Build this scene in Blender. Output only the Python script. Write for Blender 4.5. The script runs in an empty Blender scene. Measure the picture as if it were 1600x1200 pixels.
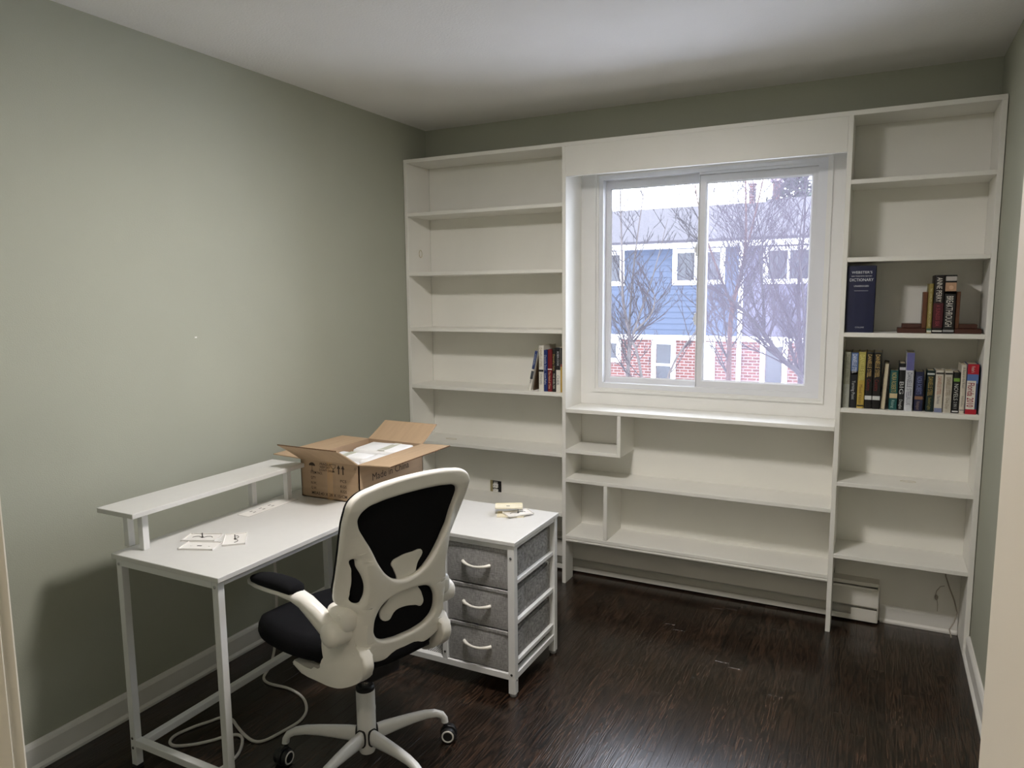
import bpy, bmesh, math, random
from mathutils import Vector, Matrix
random.seed(7)
SC = bpy.context.scene
COL = SC.collection
PI = math.pi

# ------------------------------------------------------------------ camera
CAM_POS = Vector((2.3267, -3.3796, 1.5132))
YAW, PITCH, ROLL, FPX = 0.46927, 0.12401, -0.00894, 1131.91
def cam_axes():
    f = Vector((-math.sin(YAW)*math.cos(PITCH), math.cos(YAW)*math.cos(PITCH), -math.sin(PITCH)))
    r = Vector((math.cos(YAW), math.sin(YAW), 0)); u = r.cross(f)
    c, s = math.cos(ROLL), math.sin(ROLL)
    return c*r + s*u, -s*r + c*u, f
_r, _u, _f = cam_axes()
cd = bpy.data.cameras.new('camera'); cam = bpy.data.objects.new('camera', cd); COL.objects.link(cam)
cd.sensor_width = 36.0; cd.lens = FPX/1600*36.0; cd.clip_start = 0.02; cd.clip_end = 200
m = Matrix.Identity(4)
for i in range(3):
    m[i][0] = _r[i]; m[i][1] = _u[i]; m[i][2] = -_f[i]; m[i][3] = CAM_POS[i]
cam.matrix_world = m
SC.camera = cam

# ------------------------------------------------------------------ world, light, exposure
SKY_STRENGTH = 4.2
LAMP_STRENGTH = 66.0
w = bpy.data.worlds.new('overcast_sky'); SC.world = w; w.use_nodes = True
bg = w.node_tree.nodes['Background']
bg.inputs[0].default_value = (0.80, 0.86, 1.0, 1); bg.inputs[1].default_value = SKY_STRENGTH
pl = bpy.data.lights.new('window_portal', 'AREA'); pl.shape = 'RECTANGLE'; pl.size = 1.10; pl.size_y = 1.09
pl.cycles.is_portal = True
po = bpy.data.objects.new('window_portal', pl); COL.objects.link(po)
po.location = (1.545, 0.40, 1.557); po.rotation_euler = (-PI/2, 0, 0)
SC.view_settings.view_transform = 'Standard'; SC.view_settings.look = 'None'
SC.view_settings.gamma = 1.0; SC.view_settings.use_curve_mapping = False
SC.view_settings.exposure = 1.25

# ------------------------------------------------------------------ materials
MATS = {}
def mat(name, col, rough=0.5, var=0.06, scale=12.0, bump=0.0, bscale=200.0, metal=0.0, spec=0.5, stretch=None, sheen=0.0):
    if name in MATS: return MATS[name]
    mt = bpy.data.materials.new(name); mt.use_nodes = True
    nt = mt.node_tree; b = nt.nodes['Principled BSDF']
    b.inputs['Roughness'].default_value = rough; b.inputs['Metallic'].default_value = metal
    b.inputs['Specular IOR Level'].default_value = spec
    if sheen: b.inputs['Sheen Weight'].default_value = sheen
    tc = nt.nodes.new('ShaderNodeTexCoord'); src = tc.outputs['Object']
    if stretch:
        mp = nt.nodes.new('ShaderNodeMapping'); mp.inputs['Scale'].default_value = stretch
        nt.links.new(src, mp.inputs[0]); src = mp.outputs[0]
    n = nt.nodes.new('ShaderNodeTexNoise'); n.inputs['Scale'].default_value = scale; n.inputs['Detail'].default_value = 4
    nt.links.new(src, n.inputs['Vector'])
    rp = nt.nodes.new('ShaderNodeValToRGB')
    c = col
    rp.color_ramp.elements[0].position = 0.3; rp.color_ramp.elements[1].position = 0.7
    rp.color_ramp.elements[0].color = (c[0]*(1-var), c[1]*(1-var), c[2]*(1-var), 1)
    rp.color_ramp.elements[1].color = (min(1, c[0]*(1+var)), min(1, c[1]*(1+var)), min(1, c[2]*(1+var)), 1)
    nt.links.new(n.outputs['Fac'], rp.inputs[0]); nt.links.new(rp.outputs[0], b.inputs['Base Color'])
    if bump:
        n2 = nt.nodes.new('ShaderNodeTexNoise'); n2.inputs['Scale'].default_value = bscale; n2.inputs['Detail'].default_value = 2
        nt.links.new(src, n2.inputs['Vector'])
        bp = nt.nodes.new('ShaderNodeBump'); bp.inputs['Strength'].default_value = bump; bp.inputs['Distance'].default_value = 0.002
        nt.links.new(n2.outputs['Fac'], bp.inputs['Height']); nt.links.new(bp.outputs[0], b.inputs['Normal'])
    MATS[name] = mt
    return mt
def s2l(r, g, b):
    f = lambda v: (v/255/12.92) if v/255 <= 0.04045 else ((v/255+0.055)/1.055)**2.4
    return (f(r), f(g), f(b))

sage = mat('sage_paint', s2l(171, 173, 157), 0.75, 0.02, 3, 0.25, 260)
white_paint = mat('shelf_white_paint', s2l(238, 236, 228), 0.45, 0.02, 5, 0.08, 60)
trim_white = mat('trim_white_paint', s2l(232, 231, 227), 0.4, 0.02, 6, 0.05, 40)
vinyl = mat('vinyl_white', s2l(228, 229, 232), 0.35, 0.01, 5)
ceil_m = mat('ceiling_paint', s2l(240, 238, 235), 0.9, 0.015, 4, 0.5, 120)
cream = mat('cream_paint', s2l(238, 232, 218), 0.5, 0.02, 4, 0.05, 60)
bb_m = mat('baseboard_paint', s2l(228, 226, 220), 0.4, 0.03, 9)
lam = mat('white_laminate', s2l(212, 211, 207), 0.38, 0.012, 30, 0.03, 300)
pcoat = mat('white_powder_coat', s2l(228, 228, 226), 0.35, 0.01, 20)
chair_w = mat('chair_white_plastic', s2l(234, 231, 223), 0.35, 0.015, 18, 0.03, 400)
handle_w = mat('handle_white_plastic', s2l(232, 228, 218), 0.35, 0.01, 18)
rubber = mat('black_plastic', (0.012, 0.012, 0.013), 0.4, 0.1, 30)
chrome = mat('steel', (0.55, 0.55, 0.56), 0.25, 0.03, 20, metal=1.0)
dark_hole = mat('dark_gap', (0.01, 0.009, 0.008), 0.9, 0.1, 20)
cloth_b = mat('black_mesh_fabric', (0.0065, 0.0065, 0.008), 0.9, 0.25, 420, 0.4, 900, spec=0.15)
cord_m = mat('cord_white', s2l(214, 210, 203), 0.45, 0.02, 10)
cardb = mat('cardboard', s2l(172, 146, 118), 0.85, 0.06, 6, 0.15, 120, stretch=(1, 1, 8))
cardb_in = mat('cardboard_inside', s2l(178, 152, 122), 0.85, 0.05, 6, 0.2, 40, stretch=(10, 1, 1))
cardb_edge = mat('cardboard_edge', s2l(96, 66, 40), 0.9, 0.35, 300)
ink = mat('box_print_ink', s2l(58, 44, 34), 0.8, 0.1, 40)
foam = mat('white_wrap', s2l(240, 240, 240), 0.5, 0.02, 9, 0.3, 60)
tape_m = mat('clear_tape', s2l(196, 197, 180), 0.3, 0.03, 9)
ivory = mat('ivory_plastic', s2l(238, 230, 205), 0.4, 0.01, 9)
plate_w = mat('plate_white_plastic', s2l(238, 235, 230), 0.35, 0.01, 9)
wood_dk = mat('bookend_wood', s2l(70, 36, 26), 0.4, 0.25, 22, stretch=(2, 2, 14))
wood_md = mat('bookend_wood_upright', s2l(98, 58, 34), 0.4, 0.25, 22, stretch=(14, 2, 2))
page_m = mat('book_pages', s2l(208, 196, 168), 0.9, 0.08, 300)
heater_m = mat('heater_enamel', s2l(226, 223, 214), 0.4, 0.03, 6)
fin_m = mat('heater_fins', s2l(60, 55, 50), 0.6, 0.2, 60, metal=0.3)
wire_m = mat('old_wire', s2l(168, 160, 146), 0.6, 0.1, 30)
stain_m = mat('knot_stain', s2l(196, 186, 160), 0.6, 0.1, 60)

def fabric_mat():
    mt = bpy.data.materials.new('grey_linen'); mt.use_nodes = True; nt = mt.node_tree; b = nt.nodes['Principled BSDF']
    b.inputs['Roughness'].default_value = 0.95; b.inputs['Specular IOR Level'].default_value = 0.15
    tc = nt.nodes.new('ShaderNodeTexCoord')
    outs = []
    for st in ((900, 60, 60), (60, 60, 900)):
        mp = nt.nodes.new('ShaderNodeMapping'); mp.inputs['Scale'].default_value = st
        n = nt.nodes.new('ShaderNodeTexNoise'); n.inputs['Scale'].default_value = 1.0; n.inputs['Detail'].default_value = 3
        nt.links.new(tc.outputs['Object'], mp.inputs[0]); nt.links.new(mp.outputs[0], n.inputs['Vector']); outs.append(n)
    ad = nt.nodes.new('ShaderNodeMath'); ad.operation = 'ADD'
    nt.links.new(outs[0].outputs['Fac'], ad.inputs[0]); nt.links.new(outs[1].outputs['Fac'], ad.inputs[1])
    rp = nt.nodes.new('ShaderNodeValToRGB'); rp.color_ramp.elements[0].position = 0.35; rp.color_ramp.elements[1].position = 0.65
    hl = nt.nodes.new('ShaderNodeMath'); hl.operation = 'MULTIPLY'; hl.inputs[1].default_value = 0.5
    nt.links.new(ad.outputs[0], hl.inputs[0]); nt.links.new(hl.outputs[0], rp.inputs[0])
    rp.color_ramp.elements[0].color = (*s2l(112, 111, 110), 1); rp.color_ramp.elements[1].color = (*s2l(186, 184, 182), 1)
    nt.links.new(rp.outputs[0], b.inputs['Base Color'])
    bp = nt.nodes.new('ShaderNodeBump'); bp.inputs['Strength'].default_value = 0.3; bp.inputs['Distance'].default_value = 0.001
    nt.links.new(ad.outputs[0], bp.inputs['Height']); nt.links.new(bp.outputs[0], b.inputs['Normal'])
    return mt
linen = fabric_mat()

def plank_mat():
    mt = bpy.data.materials.new('dark_oak'); mt.use_nodes = True; nt = mt.node_tree; b = nt.nodes['Principled BSDF']
    N = nt.nodes.new; L = nt.links.new
    tc = N('ShaderNodeTexCoord'); oi = N('ShaderNodeObjectInfo')
    mul = N('ShaderNodeVectorMath'); mul.operation = 'SCALE'; mul.inputs[3].default_value = 37.0
    cmb = N('ShaderNodeCombineXYZ'); L(oi.outputs['Random'], cmb.inputs[0]); L(oi.outputs['Random'], cmb.inputs[1])
    L(cmb.outputs[0], mul.inputs[0])
    ad = N('ShaderNodeVectorMath'); L(tc.outputs['Object'], ad.inputs[0]); L(mul.outputs[0], ad.inputs[1])
    mp = N('ShaderNodeMapping'); mp.inputs['Scale'].default_value = (13, 1.0, 13); L(ad.outputs[0], mp.inputs[0])
    n1 = N('ShaderNodeTexNoise'); n1.inputs['Scale'].default_value = 2.0; n1.inputs['Detail'].default_value = 2; L(mp.outputs[0], n1.inputs['Vector'])
    # cathedral grain: rings distorted by the noise
    mu = N('ShaderNodeMath'); mu.operation = 'MULTIPLY'; mu.inputs[1].default_value = 75.0; L(n1.outputs['Fac'], mu.inputs[0])
    si = N('ShaderNodeMath'); si.operation = 'SINE'; L(mu.outputs[0], si.inputs[0])
    mp2 = N('ShaderNodeMapping'); mp2.inputs['Scale'].default_value = (330, 9, 330); L(ad.outputs[0], mp2.inputs[0])
    n2 = N('ShaderNodeTexNoise'); n2.inputs['Scale'].default_value = 1.0; n2.inputs['Detail'].default_value = 3; L(mp2.outputs[0], n2.inputs['Vector'])
    a = N('ShaderNodeMath'); a.operation = 'MULTIPLY_ADD'; a.inputs[1].default_value = 0.17; L(si.outputs[0], a.inputs[0]); L(n2.outputs['Fac'], a.inputs[2])
    rp = N('ShaderNodeValToRGB'); rp.color_ramp.elements[0].position = 0.36; rp.color_ramp.elements[1].position = 0.74
    rp.color_ramp.elements[0].color = (0.0060, 0.0046, 0.0034, 1); rp.color_ramp.elements[1].color = (0.054, 0.029, 0.0175, 1)
    L(a.outputs[0], rp.inputs[0])
    hs = N('ShaderNodeHueSaturation'); mr = N('ShaderNodeMapRange'); mr.inputs['To Min'].default_value = 0.7; mr.inputs['To Max'].default_value = 1.3
    L(oi.outputs['Random'], mr.inputs['Value']); L(mr.outputs[0], hs.inputs['Value']); L(rp.outputs[0], hs.inputs['Color'])
    L(hs.outputs[0], b.inputs['Base Color'])
    b.inputs['Roughness'].default_value = 0.22; b.inputs['Specular IOR Level'].default_value = 0.62
    bp = N('ShaderNodeBump'); bp.inputs['Strength'].default_value = 0.35; bp.inputs['Distance'].default_value = 0.0012
    L(a.outputs[0], bp.inputs['Height']); L(bp.outputs[0], b.inputs['Normal'])
    return mt
oak = plank_mat()

def glass_mat():
    mt = bpy.data.materials.new('window_glass'); mt.use_nodes = True; nt = mt.node_tree
    nt.nodes.remove(nt.nodes['Principled BSDF']); out = nt.nodes['Material Output']
    t = nt.nodes.new('ShaderNodeBsdfTransparent'); g = nt.nodes.new('ShaderNodeBsdfGlossy'); g.inputs['Roughness'].default_value = 0.02
    mx = nt.nodes.new('ShaderNodeMixShader'); fr = nt.nodes.new('ShaderNodeFresnel'); fr.inputs[0].default_value = 1.25
    nt.links.new(fr.outputs[0], mx.inputs[0]); nt.links.new(t.outputs[0], mx.inputs[1]); nt.links.new(g.outputs[0], mx.inputs[2])
    tl = nt.nodes.new('ShaderNodeBsdfTranslucent'); tl.inputs[0].default_value = (0.8, 0.8, 0.86, 1)  # faint translucent veil: glare haze painted into the glass
    m2 = nt.nodes.new('ShaderNodeMixShader'); m2.inputs[0].default_value = 0.008
    nt.links.new(mx.outputs[0], m2.inputs[1]); nt.links.new(tl.outputs[0], m2.inputs[2])
    nt.links.new(m2.outputs[0], out.inputs[0]); return mt
glass = glass_mat()
def veil_mat(name, amt, col):
    mt = bpy.data.materials.new(name); mt.use_nodes = True; nt = mt.node_tree
    nt.nodes.remove(nt.nodes['Principled BSDF']); out = nt.nodes['Material Output']
    t = nt.nodes.new('ShaderNodeBsdfTransparent'); d = nt.nodes.new('ShaderNodeBsdfTranslucent'); d.inputs[0].default_value = (*col, 1)
    mx = nt.nodes.new('ShaderNodeMixShader'); mx.inputs[0].default_value = amt
    nt.links.new(t.outputs[0], mx.inputs[1]); nt.links.new(d.outputs[0], mx.inputs[2]); nt.links.new(mx.outputs[0], out.inputs[0]); return mt
screen_m = veil_mat('insect_screen_haze', 0.08, (0.34, 0.31, 0.40))  # screen also carries a painted lavender haze over the right pane
def emit_mat(name, col, st):
    mt = bpy.data.materials.new(name); mt.use_nodes = True; b = mt.node_tree.nodes['Principled BSDF']
    b.inputs['Base Color'].default_value = (*col, 1); b.inputs['Emission Color'].default_value = (*col, 1); b.inputs['Emission Strength'].default_value = st
    return mt
lamp_glow = emit_mat('lamp_diffuser_glow', (1.0, 0.95, 0.92), LAMP_STRENGTH)

# ------------------------------------------------------------------ mesh helpers
def V(*a): return Vector(a)
class MB:
    def __init__(s): s.bm = bmesh.new()
    def box(s, x0, x1, y0, y1, z0, z1, bev=0.0, seg=1):
        t = bmesh.new()
        vs = [t.verts.new((x, y, z)) for x in (x0, x1) for y in (y0, y1) for z in (z0, z1)]
        for q in ((0,1,3,2),(4,6,7,5),(0,4,5,1),(2,3,7,6),(0,2,6,4),(1,5,7,3)): t.faces.new([vs[i] for i in q])
        if bev > 0:
            bmesh.ops.bevel(t, geom=list(t.edges), offset=bev, segments=seg, affect='EDGES', profile=0.5)
        s.merge(t); return s
    def merge(s, t, M=None):
        mp = {}
        for v in t.verts: mp[v] = s.bm.verts.new(M @ v.co if M else v.co)
        for f in t.faces:
            try: s.bm.faces.new([mp[v] for v in f.verts])
            except ValueError: pass
        t.free()
    def tube(s, pts, r, n=8, cap=True):
        pts = [Vector(p) for p in pts]
        rr = r if isinstance(r, (list, tuple)) else [r]*len(pts)
        rings = []; prev = None
        for i, p in enumerate(pts):
            d = (pts[min(i+1, len(pts)-1)] - pts[max(i-1, 0)])
            d = d.normalized() if d.length > 1e-9 else Vector((0, 0, 1))
            if prev is None:
                a = d.orthogonal().normalized()
            else:
                a = (prev - d*prev.dot(d)); a = a.normalized() if a.length > 1e-6 else d.orthogonal().normalized()
            prev = a; b = d.cross(a)
            rings.append([s.bm.verts.new(p + (a*math.cos(2*PI*k/n) + b*math.sin(2*PI*k/n))*rr[i]) for k in range(n)])
        for i in range(len(rings)-1):
            for k in range(n): s.bm.faces.new((rings[i][k], rings[i][(k+1)%n], rings[i+1][(k+1)%n], rings[i+1][k]))
        if cap and n > 2:
            s.bm.faces.new(rings[0][::-1]); s.bm.faces.new(rings[-1])
        return s
    def loft(s, secs, n=16, cap=True, e=2.0):
        # secs: (center, axisA, axisB, ra, rb); superellipse sections
        rings = []
        for c, A, B, ra, rb in secs:
            A = Vector(A).normalized(); B = Vector(B).normalized(); ring = []
            for k in range(n):
                t = 2*PI*k/n; ct, st = math.cos(t), math.sin(t)
                x = math.copysign(abs(ct)**(2/e), ct); y = math.copysign(abs(st)**(2/e), st)
                ring.append(s.bm.verts.new(Vector(c) + A*ra*x + B*rb*y))
            rings.append(ring)
        for i in range(len(rings)-1):
            for k in range(n): s.bm.faces.new((rings[i][k], rings[i][(k+1)%n], rings[i+1][(k+1)%n], rings[i+1][k]))
        if cap: s.bm.faces.new(rings[0][::-1]); s.bm.faces.new(rings[-1])
        return s
    def prism(s, poly, d0, d1, axis=0, bev=0.0, seg=2):
        # poly in the two other axes, extruded from d0 to d1 along axis
        t = bmesh.new()
        def P3(p, d):
            return (d, p[0], p[1]) if axis == 0 else ((p[0], d, p[1]) if axis == 1 else (p[0], p[1], d))
        a = [t.verts.new(P3(p, d0)) for p in poly]; b = [t.verts.new(P3(p, d1)) for p in poly]; n = len(poly)
        t.faces.new(a[::-1]); t.faces.new(b)
        for i in range(n): t.faces.new((a[i], a[(i+1)%n], b[(i+1)%n], b[i]))
        if bev > 0:
            ed = [e for e in t.edges if (e.verts[0] in a) == (e.verts[1] in a)]
            bmesh.ops.bevel(t, geom=ed, offset=bev, segments=seg, affect='EDGES', profile=0.5)
        s.merge(t); return s
    def lathe(s, prof, c=(0,0,0), n=24, axis=2):
        rings = []
        for r, h in prof:
            ring = []
            for k in range(n):
                t = 2*PI*k/n; p = (r*math.cos(t), r*math.sin(t), h)
                if axis == 0: p = (p[2], p[0], p[1])
                if axis == 1: p = (p[0], p[2], p[1])
                ring.append(s.bm.verts.new(Vector(c)+Vector(p)))
            rings.append(ring)
        for i in range(len(rings)-1):
            for k in range(n): s.bm.faces.new((rings[i][k], rings[i][(k+1)%n], rings[i+1][(k+1)%n], rings[i+1][k]))
        s.bm.faces.new(rings[0][::-1]); s.bm.faces.new(rings[-1]); return s
    def quad(s, *p):
        s.bm.faces.new([s.bm.verts.new(q) for q in p]); return s
    def mesh(s, name, smooth=False, ang=40):
        bmesh.ops.recalc_face_normals(s.bm, faces=list(s.bm.faces))
        me = bpy.data.meshes.new(name); s.bm.to_mesh(me); s.bm.free()
        if smooth:
            me.polygons.foreach_set('use_smooth', [True]*len(me.polygons))
            me.set_sharp_from_angle(angle=math.radians(ang))
        return me
    def build(s, name, material, parent=None, smooth=False, ang=40):
        return obj(name, s.mesh(name, smooth, ang), material, parent)
def obj(name, me, material=None, parent=None):
    if material: me.materials.clear(); me.materials.append(material)
    o = bpy.data.objects.new(name, me); COL.objects.link(o)
    if parent: o.parent = parent
    return o
def tag(o, label=None, cat=None, group=None, kind=None):
    if label: o['label'] = label
    if cat: o['category'] = cat
    if group: o['group'] = group
    if kind: o['kind'] = kind
    return o
def thing(name, label, cat, loc=(0,0,0), rz=0, group=None):
    o = bpy.data.objects.new(name, None); COL.objects.link(o); o.location = loc; o.rotation_euler = (0, 0, rz)
    o.empty_display_size = 0.05
    return tag(o, label, cat, group)
def struct(o): o['kind'] = 'structure'; return o
def box(name, ext, material, parent=None, bev=0.0, seg=1):
    return MB().box(*ext, bev=bev, seg=seg).build(name, material, parent)
def text(body, size, origin, right, up, material, parent, name='lettering', width=None, align='CENTER', sx=1.0, bold=0.0):
    cu = bpy.data.curves.new('t', 'FONT'); cu.body = body; cu.size = 1.0; cu.align_x = 'LEFT'; cu.offset = bold; cu.resolution_u = 2
    to = bpy.data.objects.new('t', cu); COL.objects.link(to)
    me = bpy.data.meshes.new_from_object(to.evaluated_get(bpy.context.evaluated_depsgraph_get()))
    bpy.data.objects.remove(to); bpy.data.curves.remove(cu)
    if not len(me.vertices): return None
    xs = [v.co.x for v in me.vertices]; ys = [v.co.y for v in me.vertices]
    x0, x1, y0, y1 = min(xs), max(xs), min(ys), max(ys)
    sy = size/0.73; sxx = sy*sx
    if width: sxx = width/(x1-x0)
    R, U, O = Vector(right).normalized(), Vector(up).normalized(), Vector(origin)
    ox = {'CENTER': (x0+x1)/2, 'LEFT': x0, 'RIGHT': x1}[align]; oy = 0.365
    for v in me.vertices: v.co = O + R*((v.co.x-ox)*sxx) + U*((v.co.y-oy)*sy)
    me.name = name
    return obj(name, me, material, parent)

# ------------------------------------------------------------------ the room
XL, XR, YB, YF, H = -0.0454, 2.722, 0.2296, -2.97, 2.44
flo = struct(box('floor', (XL-0.1, XR+0.1, YF-0.12, YB+0.1, -0.05, -0.013), dark_hole))
pw = 0.0572; x = XL
PL = {}
while x < XR:
    x1 = min(x+pw, XR); y = YB - random.uniform(0.0, 0.9)
    cuts = [YB]
    while y > YF-0.12:
        cuts.append(y); y -= random.uniform(0.45, 1.25)
    cuts.append(YF-0.12)
    for a, b in zip(cuts[:-1], cuts[1:]):
        L = a-b
        if L < 0.02: continue
        me = MB().box(-(x1-x)/2+0.0001, (x1-x)/2-0.0001, -L/2+0.0001, L/2-0.0001, -0.012, random.uniform(-0.0003, 0), bev=0.0005).mesh('plank')
        o = obj('plank', me, oak, flo); o.location = ((x+x1)/2, (a+b)/2, 0)
    x += pw
struct(box('ceiling', (XL-0.1, XR+0.1, YF-1.3, YB+0.15, H, H+0.1), ceil_m))
wl = struct(box('wall_left', (XL-0.1, XL, YF-0.12, YB+0.15, -0.05, H), sage))
box('paint_chip', (XL-0.0004, XL+0.0008, -1.424, -1.414, 1.353, 1.358), trim_white, wl)
struct(box('wall_right', (XR, XR+0.1, YF-0.12, YB+0.15, -0.05, H), sage))
WX0, WX1, WZ0, WZ1 = 1.012, 2.090, 1.018, 2.106     # rough opening
bw = MB()
bw.box(XL-0.1, WX0, YB, YB+0.15, -0.05, H).box(WX1, XR+0.1, YB, YB+0.15, -0.05, H)
bw.box(WX0, WX1, YB, YB+0.15, -0.05, WZ0).box(WX0, WX1, YB, YB+0.15, WZ1, H)
struct(bw.build('wall_back', sage))
DX0, DX1 = 1.504, 2.382                              # doorway the camera looks through
fw_ = MB()
fw_.box(XL-0.1, DX0-0.02, YF-0.12, YF, -0.05, H).box(DX1+0.02, XR+0.1, YF-0.12, YF, -0.05, H).box(DX0-0.02, DX1+0.02, YF-0.12, YF, 2.05, H)
struct(fw_.build('wall_front', sage))
dj = MB().box(DX0-0.02, DX0, YF-0.12, YF, 0, 2.05, 0.002).box(DX1, DX1+0.02, YF-0.12, YF, 0, 2.05, 0.002).box(DX0, DX1, YF-0.12, YF, 2.03, 2.05)
d1 = struct(dj.build('door_1', cream))
for nm, e in (('casing', (DX0-0.085, DX0-0.006, YF, YF+0.016, 0, 2.11)), ('casing', (DX1+0.006, DX1+0.085, YF, YF+0.016, 0, 2.11)), ('casing', (DX0-0.006, DX1+0.006, YF, YF+0.016, 2.056, 2.11))):
    box(nm, e, cream, d1, 0.003)
# hallway behind the camera
struct(box('hall_floor', (XL-0.1, XR+0.9, YF-1.3, YF-0.12, -0.05, 0), oak))
hw = MB().box(XL-0.1, XR+0.9, YF-1.4, YF-1.3, -0.05, H).box(XL-0.2, XL-0.1, YF-1.4, YF-0.12, -0.05, H).box(XR+0.9, XR+1.0, YF-1.4, YF-0.02, -0.05, H).box(XR+0.1, XR+1.0, YF-0.12, YF-0.02, -0.05, H)
struct(hw.build('hall_wall', cream)); struct(box('hall_ceiling', (XR+0.1, XR+1.0, YF-1.4, YF-0.02, H, H+0.1), ceil_m))

def bb_profile(d):   # (distance from wall, z)
    return [(0, 0), (0.022, 0), (0.022, 0.010), (0.016, 0.018), (0.014, 0.02), (0.014, 0.078), (0.010, 0.088), (0.006, 0.094), (0, 0.094)]
p = [(XL+a, z) for a, z in bb_profile(0)]
struct(MB().prism(p, YF, -0.004, axis=1).build('baseboard_left', bb_m))
p = [(XR-a, z) for a, z in bb_profile(0)]
struct(MB().prism(p, YF, -0.002, axis=1).build('baseboard_right', bb_m))
p = [(YB-a, z*0.85) for a, z in bb_profile(0)]
struct(MB().prism(p, 2.392, 2.698, axis=0).build('baseboard_back', bb_m))

# ------------------------------------------------------------------ ceiling lamp (just above the frame)
lp = thing('ceiling_lamp', 'round flush ceiling lamp glowing above the middle of the room', 'lamp', (1.36, -1.575, H))
MB().lathe([(0.02, 0), (0.165, 0), (0.165, -0.070), (0.152, -0.082), (0.150, -0.06), (0.02, -0.05)], n=40).build('base', trim_white, lp, True)
MB().lathe([(0.149, -0.064), (0.140, -0.080), (0.09, -0.094), (0.03, -0.099)], n=32).build('diffuser', lamp_glow, lp, True)

hl = thing('hall_lamp', 'round flush ceiling lamp in the hallway behind the doorway', 'lamp', (1.95, YF-0.75, H))
MB().lathe([(0.02, 0), (0.13, 0), (0.13, -0.05), (0.118, -0.056), (0.02, -0.045)], n=32).build('base', trim_white, hl, True)
MB().lathe([(0.117, -0.05), (0.10, -0.064), (0.03, -0.070)], n=28).build('diffuser', emit_mat('hall_lamp_glow', (1.0, 0.86, 0.70), 36.0), hl, True)

# ------------------------------------------------------------------ built-in bookcase
bc = thing('built_in_bookcase', 'white painted built-in bookcase wrapped around the window, full width of the wall', 'bookcase')
T = 0.019; YBK = 0.2246
x0, x0i, x1, x1r, x2l, x2r, x3i, x3 = -0.0434, -0.0233, 0.8985, 0.9189, 2.1742, 2.1941, 2.6997, 2.7197
def board(name, e, bev=0.0015): return box(name, e, white_paint, bc, bev, 1)
board('top_board', (x0, x3, 0, YBK, 2.2244, 2.2444))
board('side_panel', (x0, x0i, 0, YBK, 0.0, 2.2244)); board('side_panel', (x3i, x3, 0, YBK, 0.0, 2.2244))
def divider(xa, xb):
    poly = [(0, 0), (0.10, 0), (0.10, 0.23), (YBK, 0.23), (YBK, 2.2244), (0, 2.2244)]
    MB().prism(poly, xa, xb, axis=0, bev=0.0015, seg=1).build('divider', white_paint, bc)
divider(x1, x1r); divider(x2l, x2r)
LZ = dict(la=1.9578, lb=1.6344, lc=1.3287, ld=1.0072, le=0.6915, lf=0.3757)
for z in LZ.values(): board('shelf', (x0i, x1, 0, YBK, z-T, z))
RZ = dict(ra=1.9685, rb=1.6509, rc=1.3373, rd=1.0134, re=0.6889, rf=0.3633)
for z in RZ.values(): board('shelf', (x2r, x3i, 0, YBK, z-T, z))
board('window_sill', (x1r, x2l, -0.002, 0.212, 0.929-0.020, 0.929))
board('shelf', (x1r, x2l, 0, YBK, 0.5647-T, 0.5647))
board('shelf', (x1r, x2l, 0, YBK, 0.263-T, 0.263))
MB().tube([(x1r, 0.012, 0.236), (x2l, 0.012, 0.236)], 0.011, 12).build('bead_trim', white_paint, bc, True)
board('shelf', (x1r, 1.192, 0, YBK, 0.7175-T, 0.7175))
board('divider', (1.192, 1.211, 0, YBK, 0.7175-T, 0.909))
board('divider', (1.124, 1.144, 0, YBK, 0.263, 0.5647-T))
board('header_panel', (x1r, x2l, 0.0, 0.02, 2.082, 2.2244))
for a, b in ((x0i, x1), (x2r, x3i)): box('back_panel', (a, b, YBK, YB-0.0005, 0.0, 2.2244), white_paint, bc)
box('back_panel', (x1r, x2l, YBK, YB-0.0005, 0.0, 0.93), white_paint, bc)
# painted-over knots
for (yy, zz, ry, rz_) in ((0.118, 1.742, 0.014, 0.021),):
    MB().tube([(x0i+0.0006, yy+ry*math.cos(t*PI/10), zz+rz_*math.sin(t*PI/10)) for t in range(21)], 0.0022, 6).build('knot_mark', stain_m, bc, True)
for (xx, yy, zz, rx) in ((0.17, 0.10, 0.6915, 0.035), (2.47, 0.13, 0.6889, 0.03)):
    MB().tube([(xx+rx*math.cos(t*PI/10), yy+0.012*math.sin(t*PI/10), zz+0.0003) for t in range(21)], 0.0012, 5).build('knot_mark', stain_m, bc, True)

# ------------------------------------------------------------------ window
win = bpy.data.objects.new('window_1', None); COL.objects.link(win); struct(win)
def frame(name, o, i, y0, y1, material, parent, bev=0.002):
    (ox0, ox1, oz0, oz1), (ix0, ix1, iz0, iz1) = o, i
    t = MB()
    # mitred four-piece ring
    quads = [((ox0, oz0), (ox1, oz0), (ix1, iz0), (ix0, iz0)), ((ox1, oz0), (ox1, oz1), (ix1, iz1), (ix1, iz0)),
             ((ox1, oz1), (ox0, oz1), (ix0, iz1), (ix1, iz1)), ((ox0, oz1), (ox0, oz0), (ix0, iz0), (ix0, iz1))]
    for q in quads: t.prism(list(q), y0, y1, axis=1)
    return t.build(name, material, parent)
frame('casing', (x1r, x2l, 0.9295, 2.215), (0.985, 2.112, 0.997, 2.122), 0.212, YB, trim_white, win)
frame('bead', (0.985, 2.112, 0.997, 2.122), (1.000, 2.101, 1.009, 2.112), 0.204, YB, trim_white, win)
frame('inner_casing', (1.000, 2.101, 1.009, 2.112), (1.012, 2.090, 1.018, 2.104), 0.215, YB+0.01, trim_white, win)
frame('main_frame', (1.012, 2.090, 1.018, 2.104), (1.034, 2.068, 1.043, 2.085), 0.222, 0.36, vinyl, win)
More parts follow.
